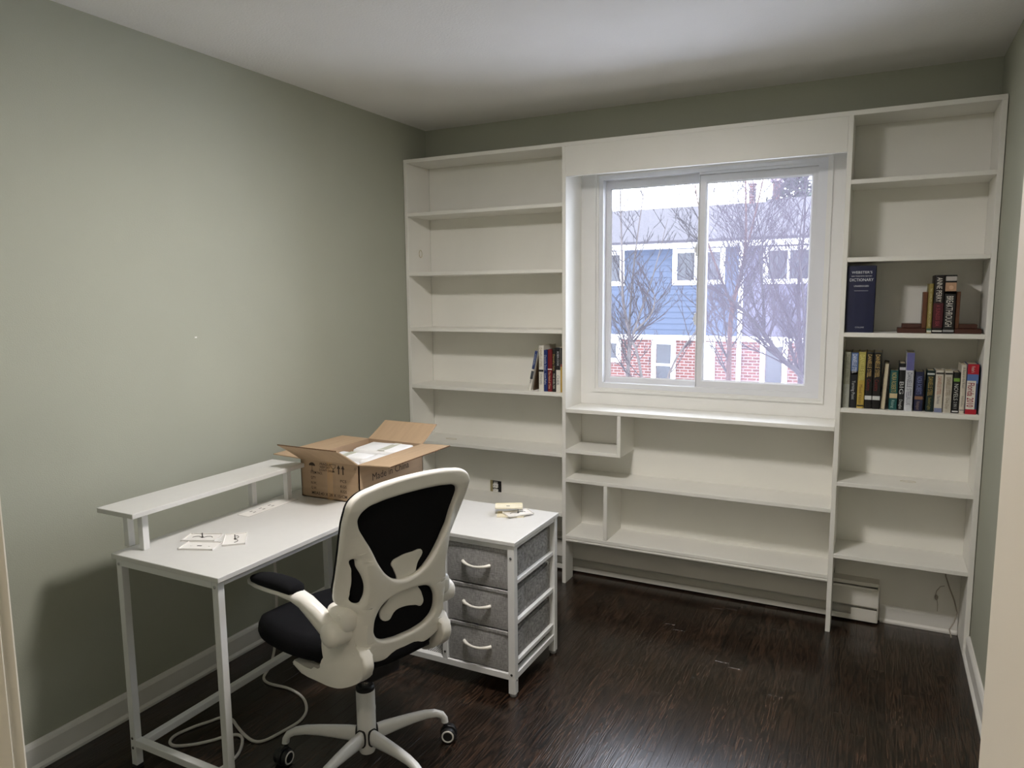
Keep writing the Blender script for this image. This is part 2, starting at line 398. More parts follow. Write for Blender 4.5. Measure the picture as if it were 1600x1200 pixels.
frame('track', (1.034, 2.068, 1.043, 2.085), (1.040, 2.062, 1.046, 2.080), 0.272, 0.335, vinyl, win)
frame('track', (1.520, 2.068, 1.043, 2.085), (1.521, 2.050, 1.044, 2.073), 0.228, 0.262, vinyl, win)
def sash(o, i, y0, y1, gy):
    s_ = frame('sash', o, i, y0, y1, vinyl, win)
    (ix0, ix1, iz0, iz1) = i
    # glazing bead sloping to the glass
    g = MB()
    k = 0.007
    for q in (((ix0, iz0), (ix1, iz0), (ix1-k, iz0+k), (ix0+k, iz0+k)), ((ix1, iz0), (ix1, iz1), (ix1-k, iz1-k), (ix1-k, iz0+k)),
              ((ix1, iz1), (ix0, iz1), (ix0+k, iz1-k), (ix1-k, iz1-k)), ((ix0, iz1), (ix0, iz0), (ix0+k, iz0+k), (ix0+k, iz1-k))):
        g.quad((q[0][0], y0+0.002, q[0][1]), (q[1][0], y0+0.002, q[1][1]), (q[2][0], gy-0.003, q[2][1]), (q[3][0], gy-0.003, q[3][1]))
    g.build('glazing_bead', vinyl, s_)
    box('pane', (ix0, ix1, gy-0.002, gy+0.002, iz0, iz1), glass, s_)
    return s_
sL = sash((1.036, 1.552, 1.045, 2.082), (1.054, 1.520, 1.066, 2.046), 0.274, 0.300, 0.287)
sR = sash((1.515, 2.049, 1.044, 2.072), (1.547, 2.028, 1.073, 2.038), 0.240, 0.268, 0.256)
for z in (1.38, 1.72):   # sash locks on the meeting stile
    MB().box(1.500, 1.516, 0.262, 0.272, z-0.03, z+0.03, 0.003).box(1.496, 1.506, 0.258, 0.266, z-0.012, z+0.012, 0.002).build('latch', vinyl, sR)
sc_ = MB().quad((1.54, 0.345, 1.05), (2.06, 0.345, 1.05), (2.06, 0.345, 2.08), (1.54, 0.345, 2.08)).build('insect_screen', screen_m, win)

# ------------------------------------------------------------------ baseboard heater
ht = thing('baseboard_heater', 'long white enamelled baseboard heater on the floor under the bookcase', 'heater')
MB().prism([(0.224, 0.012), (0.219, 0.012), (0.219, 0.188), (0.224, 0.195)], 0.25, 2.381).build('back_plate', heater_m, ht)
MB().prism([(0.224, 0.196), (0.172, 0.190), (0.166, 0.176), (0.170, 0.176), (0.176, 0.186), (0.224, 0.190)], 0.25, 2.383).build('top_cover', heater_m, ht)
MB().prism([(0.168, 0.168), (0.164, 0.160), (0.158, 0.082), (0.164, 0.074), (0.170, 0.082), (0.172, 0.166)], 0.25, 2.381).build('front_panel', heater_m, ht)
MB().prism([(0.219, 0.010), (0.160, 0.010), (0.160, 0.034), (0.164, 0.034), (0.166, 0.016), (0.219, 0.016)], 0.25, 2.381).build('bottom_lip', heater_m, ht)
fb = MB(); xx = 0.27
while xx < 2.25: fb.box(xx, xx+0.0015, 0.170, 0.214, 0.070, 0.150); xx += 0.009
fo = fb.build('fins', fin_m, ht); fo['kind'] = 'stuff'
MB().tube([(0.26, 0.192, 0.105), (2.30, 0.192, 0.105)], 0.012, 10).build('pipe', fin_m, ht, True)
MB().box(2.272, 2.378, 0.158, 0.162, 0.018, 0.068).build('junction_cover', heater_m, ht)
MB().box(2.379, 2.3835, 0.160, 0.222, 0.012, 0.194, 0.001).build('end_cap', heater_m, ht)

# loose wires in the corner under the right-hand shelves
wr = MB().tube([(2.638, 0.216, 0.340), (2.640, 0.21, 0.263), (2.655, 0.20, 0.219), (2.676, 0.19, 0.165), (2.690, 0.185, 0.112), (2.680, 0.18, 0.07), (2.664, 0.17, 0.036), (2.672, 0.165, 0.004)], 0.0028, 6).build('loose_wire', wire_m, None, True)
tag(wr, 'long pale loose wire hanging to the floor in the right corner', 'wire')
wr = thing('loose_wire', 'short thin wire with a small tag hooked on the wall under the right shelves', 'wire')
MB().tube([(2.640, 0.2226, 0.212), (2.624, 0.222, 0.206), (2.611, 0.222, 0.185), (2.607, 0.222, 0.160), (2.613, 0.222, 0.150), (2.618, 0.222, 0.12), (2.618, 0.222, 0.09)], 0.0014, 5).build('strand', wire_m, wr, True)
MB().lathe([(0.003, -0.012), (0.007, -0.004), (0.007, 0.006), (0.002, 0.012)], (2.611, 0.218, 0.155), 10).build('tag', wire_m, wr, True)
wr = MB().tube([(2.686, 0.19, 0.342), (2.684, 0.19, 0.325), (2.680, 0.19, 0.306)], 0.003, 6).build('loose_wire', wire_m, None, True)
tag(wr, 'stub of wire poking down at the far right under the lowest shelf', 'wire')

# ------------------------------------------------------------------ wall outlet without its cover plate
ou = thing('wall_outlet', 'bare duplex outlet in an open wall box above the lowest left shelf', 'outlet', (0.391, YBK, 0.376))
MB().box(-0.034, 0.034, -0.0022, -0.0004, 0.0, 0.064).build('box_opening', dark_hole, ou)
MB().box(-0.036, -0.020, -0.005, -0.001, 0.0, 0.066).build('box_flange', mat('bare_plaster', s2l(150, 138, 100), 0.8), ou)
for z0, z1 in ((0.024, 0.050), (0.0, 0.019)):
    rc = MB().box(-0.016, 0.017, -0.016, -0.002, z0, z1, 0.006, 2).build('receptacle', plate_w, ou, True)
    for xx in (-0.006, 0.006): MB().box(xx-0.0016, xx+0.0016, -0.0168, -0.015, z0+0.011, z0+0.021 if z1 > 0.03 else z0+0.016).build('slot', dark_hole, rc)
    if z1 > 0.03: MB().lathe([(0.0025, 0), (0.0025, 0.0006)], (0, -0.0165, z0+0.006), 8, 1).build('slot', dark_hole, rc)
MB().box(-0.014, 0.014, -0.010, -0.002, 0.050, 0.062, 0.002).build('yoke', chrome, ou)

# ------------------------------------------------------------------ desk
DZ = 0.7219
dk = thing('desk', 'white laminate desk with thin metal legs and raised shelf against the green wall', 'desk', (0.45, -1.35, 0))
def at(o): return o   # parts are modelled in world space and moved below
def W(o, root):       # keep world placement under an unrotated root
    o.location = o.location - root.location; return o
DX = (0.2236, 0.6924, -2.0064, -0.690)
W(box('desktop', (*DX, DZ-0.016, DZ), lam, dk, 0.0015), dk)
lw = 0.024
for (lx, ly) in ((0.246, -1.986), (0.668, -1.986)):
    lg = W(box('leg', (lx-lw/2, lx+lw/2, ly-lw/2, ly+lw/2, 0.012, DZ-0.016), pcoat, dk, 0.0015), dk)
    MB().box(lx-0.013, lx+0.013, ly-0.013, ly+0.013, 0.0, 0.014, 0.002).build('foot', rubber, lg)
    for zz in (0.688, 0.105, 0.072):
        MB().lathe([(0.005, 0), (0.005, -0.0018), (0.002, -0.0024)], (lx, ly-lw/2, zz), 10, 1).build('screw', chrome, lg)
W(box('frame_rail', (0.258, 0.656, -1.998, -1.974, DZ-0.040, DZ-0.016), pcoat, dk, 0.0015), dk)
W(box('frame_rail', (0.656, 0.680, -1.974, -1.10, DZ-0.034, DZ-0.016), pcoat, dk, 0.0015), dk)
W(box('frame_rail', (0.234, 0.258, -1.974, -1.10, DZ-0.034, DZ-0.016), pcoat, dk, 0.0015), dk)
W(box('stretcher', (0.258, 0.656, -1.998, -1.974, 0.078, 0.102), pcoat, dk, 0.0015), dk)
W(box('stretcher', (0.262, 0.286, -1.974, -1.092, 0.078, 0.102), pcoat, dk, 0.0015), dk)
for lx in (0.246, 0.668):
    for ly in (-1.00, -0.71): W(box('riser', (lx-lw/2, lx+lw/2, ly-lw/2, ly+lw/2, 0.6085, DZ-0.016), pcoat, dk, 0.001), dk)
# raised monitor shelf
W(box('monitor_shelf', (0.160, 0.331, -2.000, -1.258, 0.842, 0.858), lam, dk, 0.0015), dk)
for px_, py_ in ((0.210, -1.931), (0.287, -1.935), (0.222, -1.427), (0.287, -1.31)):
    W(box('shelf_post', (px_-0.011, px_+0.011, py_-0.011, py_+0.011, DZ, 0.842), pcoat, dk, 0.001), dk)
# power strip let into the top
ps = W(box('power_strip', (0.272, 0.327, -1.548, -1.300, DZ-0.004, DZ+0.0012), plate_w, dk, 0.001), dk)
W(box('strip_gap', (0.2705, 0.3285, -1.5495, -1.2985, DZ-0.004, DZ+0.0003), mat('strip_gap', s2l(150, 146, 138), 0.6), dk), dk)
for k, yy in enumerate((-1.50, -1.455, -1.41)):
    MB().box(0.286, 0.290, yy-0.006, yy+0.006, DZ+0.0008, DZ+0.0018).box(0.304, 0.308, yy-0.006, yy+0.006, DZ+0.0008, DZ+0.0018).build('socket_slot', mat('slot_grey', s2l(120, 116, 112), 0.6), ps)
for o in ps.children: pass

# ------------------------------------------------------------------ fabric drawer cabinet beside the desk
cb = thing('drawer_cabinet', 'low white metal cabinet with three grey fabric drawers beside the desk', 'cabinet', (0.71, -0.894, 0))
CX0, CX1, CY0, CY1, CZ = 0.258, 1.1743, -1.0992, -0.6882, 0.6082
W(box('cabinet_top', (CX0-0.002, CX1, CY0, CY1, CZ-0.015, CZ), lam, cb, 0.0015), cb)
cw = 0.028
for lx in (CX0+0.014, 1.156):
    for ly in (-1.081, -0.708):
        lg = W(box('leg', (lx-cw/2, lx+cw/2, ly-cw/2, ly+cw/2, 0.012, CZ-0.015), pcoat, cb, 0.0015), cb)
        MB().lathe([(0.012, 0.0), (0.014, 0.003), (0.014, 0.010), (0.010, 0.014)], (lx, ly, 0), 12).build('foot', mat('grey_foot', s2l(150, 150, 150), 0.5), lg, True)
        if ly < -1 and lx > 1:
            for zz in (0.545, 0.090): MB().lathe([(0.005, 0), (0.005, -0.0018), (0.002, -0.0024)], (lx, ly-cw/2, zz), 10, 1).build('screw', chrome, lg)
            for zz in (0.066,): MB().lathe([(0.004, 0), (0.004, 0.0018), (0.002, 0.0024)], (lx+cw/2, ly, zz), 10, 0).build('screw', chrome, lg)
mp_ = W(box('middle_post', (0.850, 0.873, -1.093, -1.071, 0.090, 0.570), pcoat, cb, 0.0015), cb)
MB().lathe([(0.005, 0), (0.005, -0.0018), (0.002, -0.0024)], (0.8615, -1.093, 0.118), 10, 1).build('screw', chrome, mp_)
W(box('middle_post', (0.850, 0.873, -0.716, -0.694, 0.090, 0.570), pcoat, cb, 0.0015), cb)
for ly in (-1.081, -0.708):
    W(box('rail', (CX0+0.028, 1.142, ly-0.012, ly+0.012, 0.574, CZ-0.015), pcoat, cb, 0.001), cb)
    W(box('rail', (CX0+0.028, 1.142, ly-0.012, ly+0.012, 0.066, 0.090), pcoat, cb, 0.001), cb)
for lx in (CX0+0.014, 1.156):
    W(box('rail', (lx-0.012, lx+0.012, -1.067, -0.722, 0.066, 0.090), pcoat, cb, 0.001), cb)
    W(box('rail', (lx-0.012, lx+0.012, -1.067, -0.722, 0.578, CZ-0.015), pcoat, cb, 0.001), cb)
for zz in (0.118, 0.276, 0.435):
    W(box('drawer_runner', (1.148, 1.164, -1.067, -0.722, zz, zz+0.016), pcoat, cb, 0.001), cb)
    W(box('drawer_runner', (0.852, 0.868, -1.071, -0.716, zz, zz+0.010), pcoat, cb, 0.001), cb)
def drawer(z0, z1):
    t = MB()
    # body: slightly bulging fabric box
    d = bpy.data.objects.new('drawer', None)
    X0, X1, Y0, Y1 = 0.876, 1.140, -1.086, -0.726
    # front panel as a softly puckered grid
    bm = t.bm; G = []
    for j in range(9):
        row = []
        for i in range(13):
            u, v = i/12, j/8
            e = min(u, 1-u, v, 1-v)
            b = -0.004*math.sin(PI*u)*math.sin(PI*v) + random.uniform(-0.0006, 0.0006) + (0.002 if e == 0 else 0)
            row.append(bm.verts.new((X0+(X1-X0)*u, Y0+b, z0+(z1-z0)*v - 0.003*math.sin(PI*u)*(v > 0.9))))
        G.append(row)
    for j in range(8):
        for i in range(12): bm.faces.new((G[j][i], G[j][i+1], G[j+1][i+1], G[j+1][i]))
    t.box(X0, X1, Y0+0.003, Y1, z0, z1-0.010)
    o = W(t.build('drawer', linen, cb, True, 30), cb)
    MB().box(X0, X1, Y0-0.0035, Y0+0.004, z1-0.012, z1+0.001, 0.0015).build('hem', linen, o)
    # side panel shows through the frame in two stitched halves
    for ya, yb in ((-1.066, -0.966), (-0.9655, -0.724)):
        s = MB(); g = []
        for j in range(6):
            row = []
            for i in range(9):
                u, v = i/8, j/5
                row.append(s.bm.verts.new((1.1480+0.008*math.sin(PI*u)*math.sin(PI*min(1, v*1.05)), ya+(yb-ya)*u, z0+0.028*(1-v)+(z1-0.012-z0)*v*1.0 - 0.006*math.sin(PI*u)*(v > 0.9))))
            g.append(row)
        for j in range(5):
            for i in range(8): s.bm.faces.new((g[j][i], g[j][i+1], g[j+1][i+1], g[j+1][i]))
        s.build('side_panel', linen, o, True)
    hz = z0 + (z1-z0)*0.53
    pts = []
    for i in range(17):
        u = i/16; pts.append((0.948+0.119*u, -1.090-0.019*math.sin(PI*u)**0.6, hz+0.002-0.007*math.sin(PI*u)))
    h = MB().tube(pts, [0.0046+0.0022*abs(math.cos(PI*i/16))**3 for i in range(17)], 10).build('handle', handle_w, o, True)
    return o
drawer(0.418, 0.571); drawer(0.258, 0.412); drawer(0.096, 0.252)
# open mesh shelves left of the drawers
for zz in (0.085, 0.34):
    g = MB(); xx = CX0+0.03
    while xx < 0.850: g.box(xx, xx+0.0016, -1.066, -0.722, zz, zz+0.002); xx += 0.009
    yy = -1.066
    while yy < -0.722: g.box(CX0+0.028, 0.850, yy, yy+0.0016, zz+0.001, zz+0.003); yy += 0.009
    o = W(g.build('mesh_shelf', pcoat, cb), cb); o['kind'] = 'stuff'
# children of W-moved parents hold world coordinates: shift them back
def fix_children(root):
    for c in root.children:
        for g in c.children:
            g.location = (0, 0, 0)
for r in (dk, cb): fix_children(r)

# ------------------------------------------------------------------ power cord
def smooth(pts, n=6):
    pts = [Vector(p) for p in pts]; out = []
    for i in range(len(pts)-1):
        a, b, c, d = pts[max(i-1, 0)], pts[i], pts[i+1], pts[min(i+2, len(pts)-1)]
        for k in range(n):
            t = k/n
            out.append(0.5*((2*b)+(c-a)*t+(2*a-5*b+4*c-d)*t*t+(3*b-a-3*c+d)*t*t*t))
    out.append(pts[-1]); return out
cz = 0.0055
cp = [(0.262, -1.40, 0.70), (0.250, -1.38, 0.60), (0.235, -1.345, 0.45), (0.215, -1.33, 0.25), (0.20, -1.335, 0.10), (0.195, -1.36, 0.03), (0.205, -1.405, cz), (0.259, -1.43, cz), (0.353, -1.424, cz), (0.447, -1.448, cz), (0.519, -1.505, cz), (0.546, -1.569, cz),
      (0.536, -1.647, cz), (0.520, -1.708, cz), (0.489, -1.728, cz), (0.437, -1.722, cz+0.006), (0.371, -1.692, cz), (0.320, -1.670, cz), (0.278, -1.676, cz), (0.258, -1.714, cz), (0.233, -1.764, cz), (0.218, -1.821, cz),
      (0.233, -1.857, cz), (0.268, -1.865, cz), (0.317, -1.833, cz), (0.357, -1.788, cz), (0.381, -1.750, cz), (0.409, -1.727, cz), (0.440, -1.734, cz), (0.477, -1.772, cz), (0.501, -1.817, cz), (0.504, -1.871, cz), (0.49, -1.95, cz), (0.45, -2.1, cz), (0.40, -2.3, cz)]
tag(MB().tube(smooth(cp), 0.0052, 8).build('power_cord', cord_m, None, True), 'white power cord hanging from the desk and looping on the dark floor', 'cord')

# ------------------------------------------------------------------ cardboard box with open flaps
bxr = thing('cardboard_box', 'open brown cardboard shipping box with printed sides standing on the desk', 'box', (0.4485, -1.035, DZ))
bx0, bx1, by0, by1, bh = -0.1445, 0.1445, -0.215, 0.215, 0.153
th = 0.004
bm_ = MB().box(bx0, bx1, by0, by0+th, 0, bh).box(bx0, bx1, by1-th, by1, 0, bh).box(bx0, bx0+th, by0, by1, 0, bh).box(bx1-th, bx1, by0, by1, 0, bh).box(bx0, bx1, by0, by1, 0, th)
bm_.build('body', cardb, bxr)
def flap(name, h0, h1, out, ang, L, taper=0.004, curl=0.0):
    h0, h1, out = Vector(h0), Vector(h1), Vector(out)
    d = (h1-h0).normalized(); up = Vector((0, 0, 1)); t = MB(); n = 4; rows = []
    for k in range(n+1):
        u = k/n; a = math.radians(ang + curl*u)
        p = out*math.cos(math.radians(ang+curl*u*0.5))*L*u + up*math.sin(math.radians(ang+curl*u*0.5))*L*u
        nrm = (-out*math.sin(a) + up*math.cos(a))*th
        A, B = h0+d*taper*u+p, h1-d*taper*u+p
        rows.append([t.bm.verts.new(q) for q in (A, B, B-nrm, A-nrm)])
    for i in range(n):
        for k in range(4): t.bm.faces.new((rows[i][k], rows[i][(k+1)%4], rows[i+1][(k+1)%4], rows[i+1][k]))
    t.bm.faces.new(rows[0]); t.bm.faces.new(rows[-1][::-1])
    o = t.build(name, cardb_in, bxr)
    A = [v for v in (h0+d*taper+out*math.cos(math.radians(ang+curl*.5))*L+up*math.sin(math.radians(ang+curl*.5))*L, h1-d*taper+out*math.cos(math.radians(ang+curl*.5))*L+up*math.sin(math.radians(ang+curl*.5))*L)]
    a = math.radians(ang+curl); nrm = (-out*math.sin(a)+up*math.cos(a))
    e = MB().tube([A[0]-nrm*th*0.5, A[1]-nrm*th*0.5], 0.0021, 6).build('corrugated_edge', cardb_edge, o)
    return o
flap('flap', (bx0, by0, bh), (bx1, by0, bh), (0, -1, 0), 36, 0.143, 0.002, -6)
flap('flap', (bx1, by0, bh), (bx1, by1, bh), (1, 0, 0), 4, 0.143, 0.006, -3)
flap('flap', (bx0, by1, bh), (bx1, by1, bh), (0, 1, 0), 26, 0.137, 0.004, 4)
flap('flap', (bx0, by0, bh), (bx0, by1, bh), (-1, 0, 0), 1, 0.147, 0.004, 0)
RX, UZ = (1, 0, 0), (0, 0, 1)
fy = by0-0.0006
for body, xx, zz, sz, al, wd in (("FRAGILE", -0.020, 0.139, 0.0095, 'CENTER', 0.052), ("KEEP DRY", -0.020, 0.127, 0.0095, 'CENTER', 0.052), ("DON'T DROP", -0.012, 0.115, 0.0085, 'CENTER', 0.075),
        ("ITEM NO.", -0.094, 0.102, 0.011, 'LEFT', 0.060), ("QTY:", -0.094, 0.081, 0.011, 'LEFT', 0.026), ("PCS", 0.083, 0.081, 0.011, 'RIGHT', 0.030),
        ("N.W.", -0.094, 0.060, 0.011, 'LEFT', 0.028), ("KGS", 0.083, 0.060, 0.011, 'RIGHT', 0.030), ("G.W.", -0.094, 0.040, 0.011, 'LEFT', 0.028), ("KGS", 0.083, 0.040, 0.011, 'RIGHT', 0.030),
        ("MEAS:43 X 28 X 15/CM", -0.092, 0.020, 0.012, 'LEFT', 0.176)):
    text(body, sz, (xx, fy, zz), RX, UZ, ink, bxr, 'print', wd, al, bold=0.012)
def icon(build_):
    t = MB(); build_(t); t.build('print', ink, bxr)
def arrow(t):
    for xx in (0.047, 0.068):
        t.quad((xx-0.0028, fy, 0.106), (xx+0.0028, fy, 0.106), (xx+0.0028, fy, 0.130), (xx-0.0028, fy, 0.130))
        t.bm.faces.new([t.bm.verts.new(q) for q in ((xx-0.0085, fy, 0.128), (xx+0.0085, fy, 0.128), (xx, fy, 0.143))])
icon(arrow)
def umb(t):
    c = (-0.086, 0.128); n = 12
    t.bm.faces.new([t.bm.verts.new((c[0]+0.016*math.cos(PI*k/n), fy, c[1]+0.013*math.sin(PI*k/n))) for k in range(n+1)])
    t.quad((c[0]-0.001, fy, 0.112), (c[0]+0.001, fy, 0.112), (c[0]+0.001, fy, 0.128), (c[0]-0.001, fy, 0.128))
    t.tube([(c[0]+0.004*math.cos(a), fy+0.0005, 0.112-0.004*math.sin(a)+0.0) for a in [PI*k/6 for k in range(7)]], 0.0009, 5)
icon(umb)
def goblet(t):
    c = 0.020
    t.tube([(c-0.012, fy+0.0004, 0.142), (c-0.010, fy+0.0004, 0.130), (c, fy+0.0004, 0.124), (c+0.010, fy+0.0004, 0.130), (c+0.012, fy+0.0004, 0.142), (c-0.012, fy+0.0004, 0.142)], 0.001, 5)
    t.quad((c-0.001, fy, 0.114), (c+0.001, fy, 0.114), (c+0.001, fy, 0.124), (c-0.001, fy, 0.124)); t.quad((c-0.008, fy, 0.112), (c+0.008, fy, 0.112), (c+0.008, fy, 0.114), (c-0.008, fy, 0.114))
icon(goblet)
for k in range(2):
    icon(lambda t, k=k: [t.quad((0.121+0.006*q, fy, 0.130-0.11*k), (0.1225+0.006*q, fy, 0.130-0.11*k), (0.1285+0.006*q, fy, 0.141-0.11*k), (0.127+0.006*q, fy, 0.141-0.11*k)) for q in range(2)])
text("Made in China", 0.030, (bx1+0.0006, -0.012, 0.088), (0, 1, 0), UZ, ink, bxr, 'print', 0.245)
MB().box(-0.012, 0.016, by0-0.0004, by0, 0.0, 0.150).build('tape', mat('box_tape', s2l(188, 155, 118), 0.2), bxr)
# wrapped pieces inside
def pack(label, c, s, rz, tilt=(0, 0), tapes=()):
    o = thing('wrapped_package', label, 'package', c, rz, None); o.rotation_euler = (tilt[0], tilt[1], rz)
    t = bmesh.new(); bmesh.ops.create_cube(t, size=1.0)
    bmesh.ops.scale(t, vec=s, verts=t.verts)
    bmesh.ops.bevel(t, geom=list(t.edges), offset=0.013, segments=2, affect='EDGES', profile=0.5)
    bmesh.ops.subdivide_edges(t, edges=list(t.edges), cuts=2, use_grid_fill=True)
    for v in t.verts: v.co += Vector((random.uniform(-1, 1), random.uniform(-1, 1), random.uniform(-1, 1)))*0.0011
    b = MB(); b.merge(t); b.build('wrapping', foam, o, True, 60)
    for tx in tapes: MB().box(tx-0.016, tx+0.016, -s[1]/2*0.93, s[1]/2*0.93, s[2]/2-0.0004, s[2]/2+0.0006).build('tape', tape_m, o)
    return o
pack('white wrapped package lying at the back of the box, largest of the four', (0.470, -0.930, DZ+0.004+0.074), (0.21, 0.160, 0.148), 0.10, (0.0, 0.0), (0.03,))
pack('white wrapped package with tape in the middle of the box', (0.412, -1.062, DZ+0.004+0.068), (0.17, 0.088, 0.136), 0.06, (0.0, 0.0), (-0.02,))
pack('small white wrapped package tucked in along the right side of the box', (0.543, -1.085, DZ+0.004+0.070), (0.066, 0.130, 0.140), -0.06, (0, 0.0), ())
pack('white wrapped package just behind the front flap of the box', (0.435, -1.178, DZ+0.004+0.062), (0.21, 0.115, 0.124), 0.05, (0.0, 0.0), ())

# ------------------------------------------------------------------ wall plates
def wall_plate(name, label, c, rz, lx, ly, material, style, group=None, tilt=0, zc=0.0):
    o = thing(name, label, 'wall plate', c, rz); o.rotation_euler = (tilt, 0, rz)
    t = MB(); h = 0.0055; wv = 0.0022
    t.box(-lx/2, lx/2, -ly/2, ly/2, 0, wv, 0.0008)
    for e in ((-lx/2, lx/2, -ly/2, -ly/2+wv), (-lx/2, lx/2, ly/2-wv, ly/2), (-lx/2, -lx/2+wv, -ly/2, ly/2), (lx/2-wv, lx/2, -ly/2, ly/2)): t.box(*e, 0, h)
    t.build('plate', material, o)
    dk_ = mat('plate_print', s2l(120, 115, 108), 0.6)
    if style == 'outlet':
        for sy in (-1, 1):
            MB().tube([(0.019*sy*(lx > ly)+0.014*math.cos(a), 0.019*sy*(ly > lx)+0.010*math.sin(a), wv+0.0006) for a in [PI*k/8 for k in range(9)]], 0.0012, 5).build('opening_rim', dk_, o, True)
        MB().lathe([(0.0035, wv), (0.0035, wv+0.003), (0.0016, wv+0.003), (0.0016, 0.018)], (0, 0, 0), 10).build('screw', mat('screw_dark', (0.05, 0.045, 0.04), 0.4, metal=0.6), o, True)
    else:
        MB().box(-0.011, 0.004, -0.0022, 0.0022, wv, wv+0.0006).build('toggle_slot', dark_hole, o)
        for sx in (-1, 1):
            MB().lathe([(0.0042, wv), (0.0042, wv+0.001), (0.002, wv+0.0014)], (sx*0.030, 0.0, 0), 10).build('screw_boss', material, o, True)
    return o
wall_plate('wall_plate', 'white wall plate lying face down on the desk, rearmost of the three', (0.367, -1.783, DZ), math.radians(24), 0.112, 0.070, plate_w, 'outlet')
wall_plate('wall_plate', 'white wall plate without upright screw on the desk, nearest the camera of the three', (0.428, -1.842, DZ), math.radians(22), 0.114, 0.070, plate_w, 'switch')
wall_plate('wall_plate', 'white wall plate with an upright screw on the desk, rightmost of the three', (0.479, -1.749, DZ), math.radians(-47), 0.112, 0.070, plate_w, 'outlet')
wall_plate('wall_plate', 'pale wall plate at the bottom of the pile on the drawer cabinet', (1.008, -0.800, CZ), math.radians(24), 0.112, 0.070, ivory, 'switch')
wall_plate('wall_plate', 'white wall plate sticking out askew in the pile on the drawer cabinet', (1.034, -0.786, CZ+0.0058), math.radians(50), 0.112, 0.070, plate_w, 'outlet')
wall_plate('wall_plate', 'ivory wall plate on top of the pile on the drawer cabinet', (0.984, -0.770, CZ+0.0245), math.radians(27), 0.114, 0.070, ivory, 'switch')

# ------------------------------------------------------------------ books
def bmat(c): return mat('cover_%d_%d_%d' % c, s2l(*c), 0.45, 0.06, 40)
def book(label, xa, xb, h, zs, col, dep=0.155, y0=0.028, lean=0.0, texts=(), bands=(), group=None, board=None, pages_out=False):
    """spine towards the room; lean in radians tips the top towards +x"""
    wd = xb-xa
    o = thing('book', label, 'book', (xa if lean >= 0 else xb, y0, zs), 0, group)
    o.rotation_euler = (0, lean, 0)
    off = 0 if lean >= 0 else -wd
    cm = bmat(col); b2 = bmat(board) if board else cm
    t = 0.0022; r = 0.003
    if not pages_out:
        c = MB()
        # rounded spine
        prof = [(off, dep), (off, 0.004), (off+0.002, 0.0012), (off+wd*0.3, 0.0), (off+wd*0.7, 0.0), (off+wd-0.002, 0.0012), (off+wd, 0.004), (off+wd, dep), (off+wd-t, dep), (off+wd-t, 0.008), (off+t, 0.008), (off+t, dep)]
        c.prism(prof, 0, h, axis=2)
        c.build('cover', cm, o)
        box('pages', (off+t, off+wd-t, 0.008, dep-0.004, 0.003, h-0.004), page_m, o)
    else:
        c = MB()
        for a in (0, wd-t): c.box(off+a, off+a+t, 0, dep, 0, h)
        c.box(off, off+wd, dep-t, dep, 0, h)
        c.build('cover', cm, o)
        box('pages', (off+t, off+wd-t, 0.004, dep-t, 0.003, h-0.003), page_m, o)
    for (za, zb, bc_) in bands: box('band', (off+0.001, off+wd-0.001, -0.0006, 0.004, za*h, zb*h), bmat(bc_), o)
    for (body, zc, ln, ht_, tc_) in texts:
        k = min(ht_, 1.0)*wd
        text(body, k, (off+wd/2, -0.0010, zc*h), (0, 0, -1), (1, 0, 0), bmat(tc_), o, 'lettering', ln*h)
    return o
zd_ = 1.0072
G1 = 'books at the right end of the left-hand shelf'
book('thin book with a blue top and white foot leaning at the left of its row', 0.690, 0.706, 0.215, zd_, (226, 222, 212), 0.14, 0.03, 0.205, (("WHEN", 0.28, 0.16, .5, (60, 60, 60)), ("CORNWELL", 0.78, 0.28, .45, (190, 200, 225))), ((0.55, 1.0, (44, 62, 112)), (0.30, 0.50, (70, 76, 84))), G1)
book('brown book leaning against the white spine on the left-hand shelf', 0.7115, 0.7185, 0.209, zd_, (84, 64, 44), 0.14, 0.05, 0.150, (), (), G1)
book('tall white novel, tallest in the row on the left-hand shelf', 0.754, 0.782, 0.238, zd_, (226, 222, 210), 0.16, 0.03, 0.0, (("DANIELLE STEEL", 0.74, 0.42, .5, (150, 128, 84)), ("WINNERS", 0.27, 0.24, .45, (120, 116, 112))), ((0.43, 0.475, (40, 38, 38)),), G1)
book('blue novel between the white one and the red one on the left-hand shelf', 0.7825, 0.804, 0.215, zd_, (22, 44, 104), 0.15, 0.03, 0.0, (("Danielle Steel", 0.70, 0.36, .55, (196, 200, 216)), ("Lost Paths", 0.30, 0.26, .5, (206, 208, 220))), (), G1)
book('red novel in the row on the left-hand shelf', 0.8045, 0.830, 0.219, zd_, (112, 14, 26), 0.15, 0.03, 0.0, (("The Hand of Time", 0.28, 0.42, .5, (226, 190, 160)),), ((0.52, 0.545, (230, 222, 214)),), G1)
book('black novel with gold lettering on the left-hand shelf', 0.8305, 0.851, 0.224, zd_, (18, 17, 17), 0.15, 0.03, 0.0, (("Dorothy Gale", 0.68, 0.38, .55, (178, 150, 92)), ("THE SHELTER", 0.25, 0.36, .5, (210, 204, 190))), (), G1)
book('novel with a black top and white foot on the left-hand shelf', 0.8515, 0.876, 0.230, zd_, (228, 224, 212), 0.15, 0.03, 0.0, (("ROBIN COOK", 0.75, 0.32, .5, (214, 214, 220)), ("CHER", 0.27, 0.22, .6, (110, 110, 118))), ((0.50, 1.0, (16, 17, 22)), ), G1)
book('yellow and black paperback pressed against the divider, last of the left-hand row', 0.8765, 0.8975, 0.229, zd_, (196, 160, 62), 0.15, 0.03, 0.0, (), ((0.62, 1.0, (18, 17, 20)), (0.58, 0.64, (150, 52, 40))), G1)

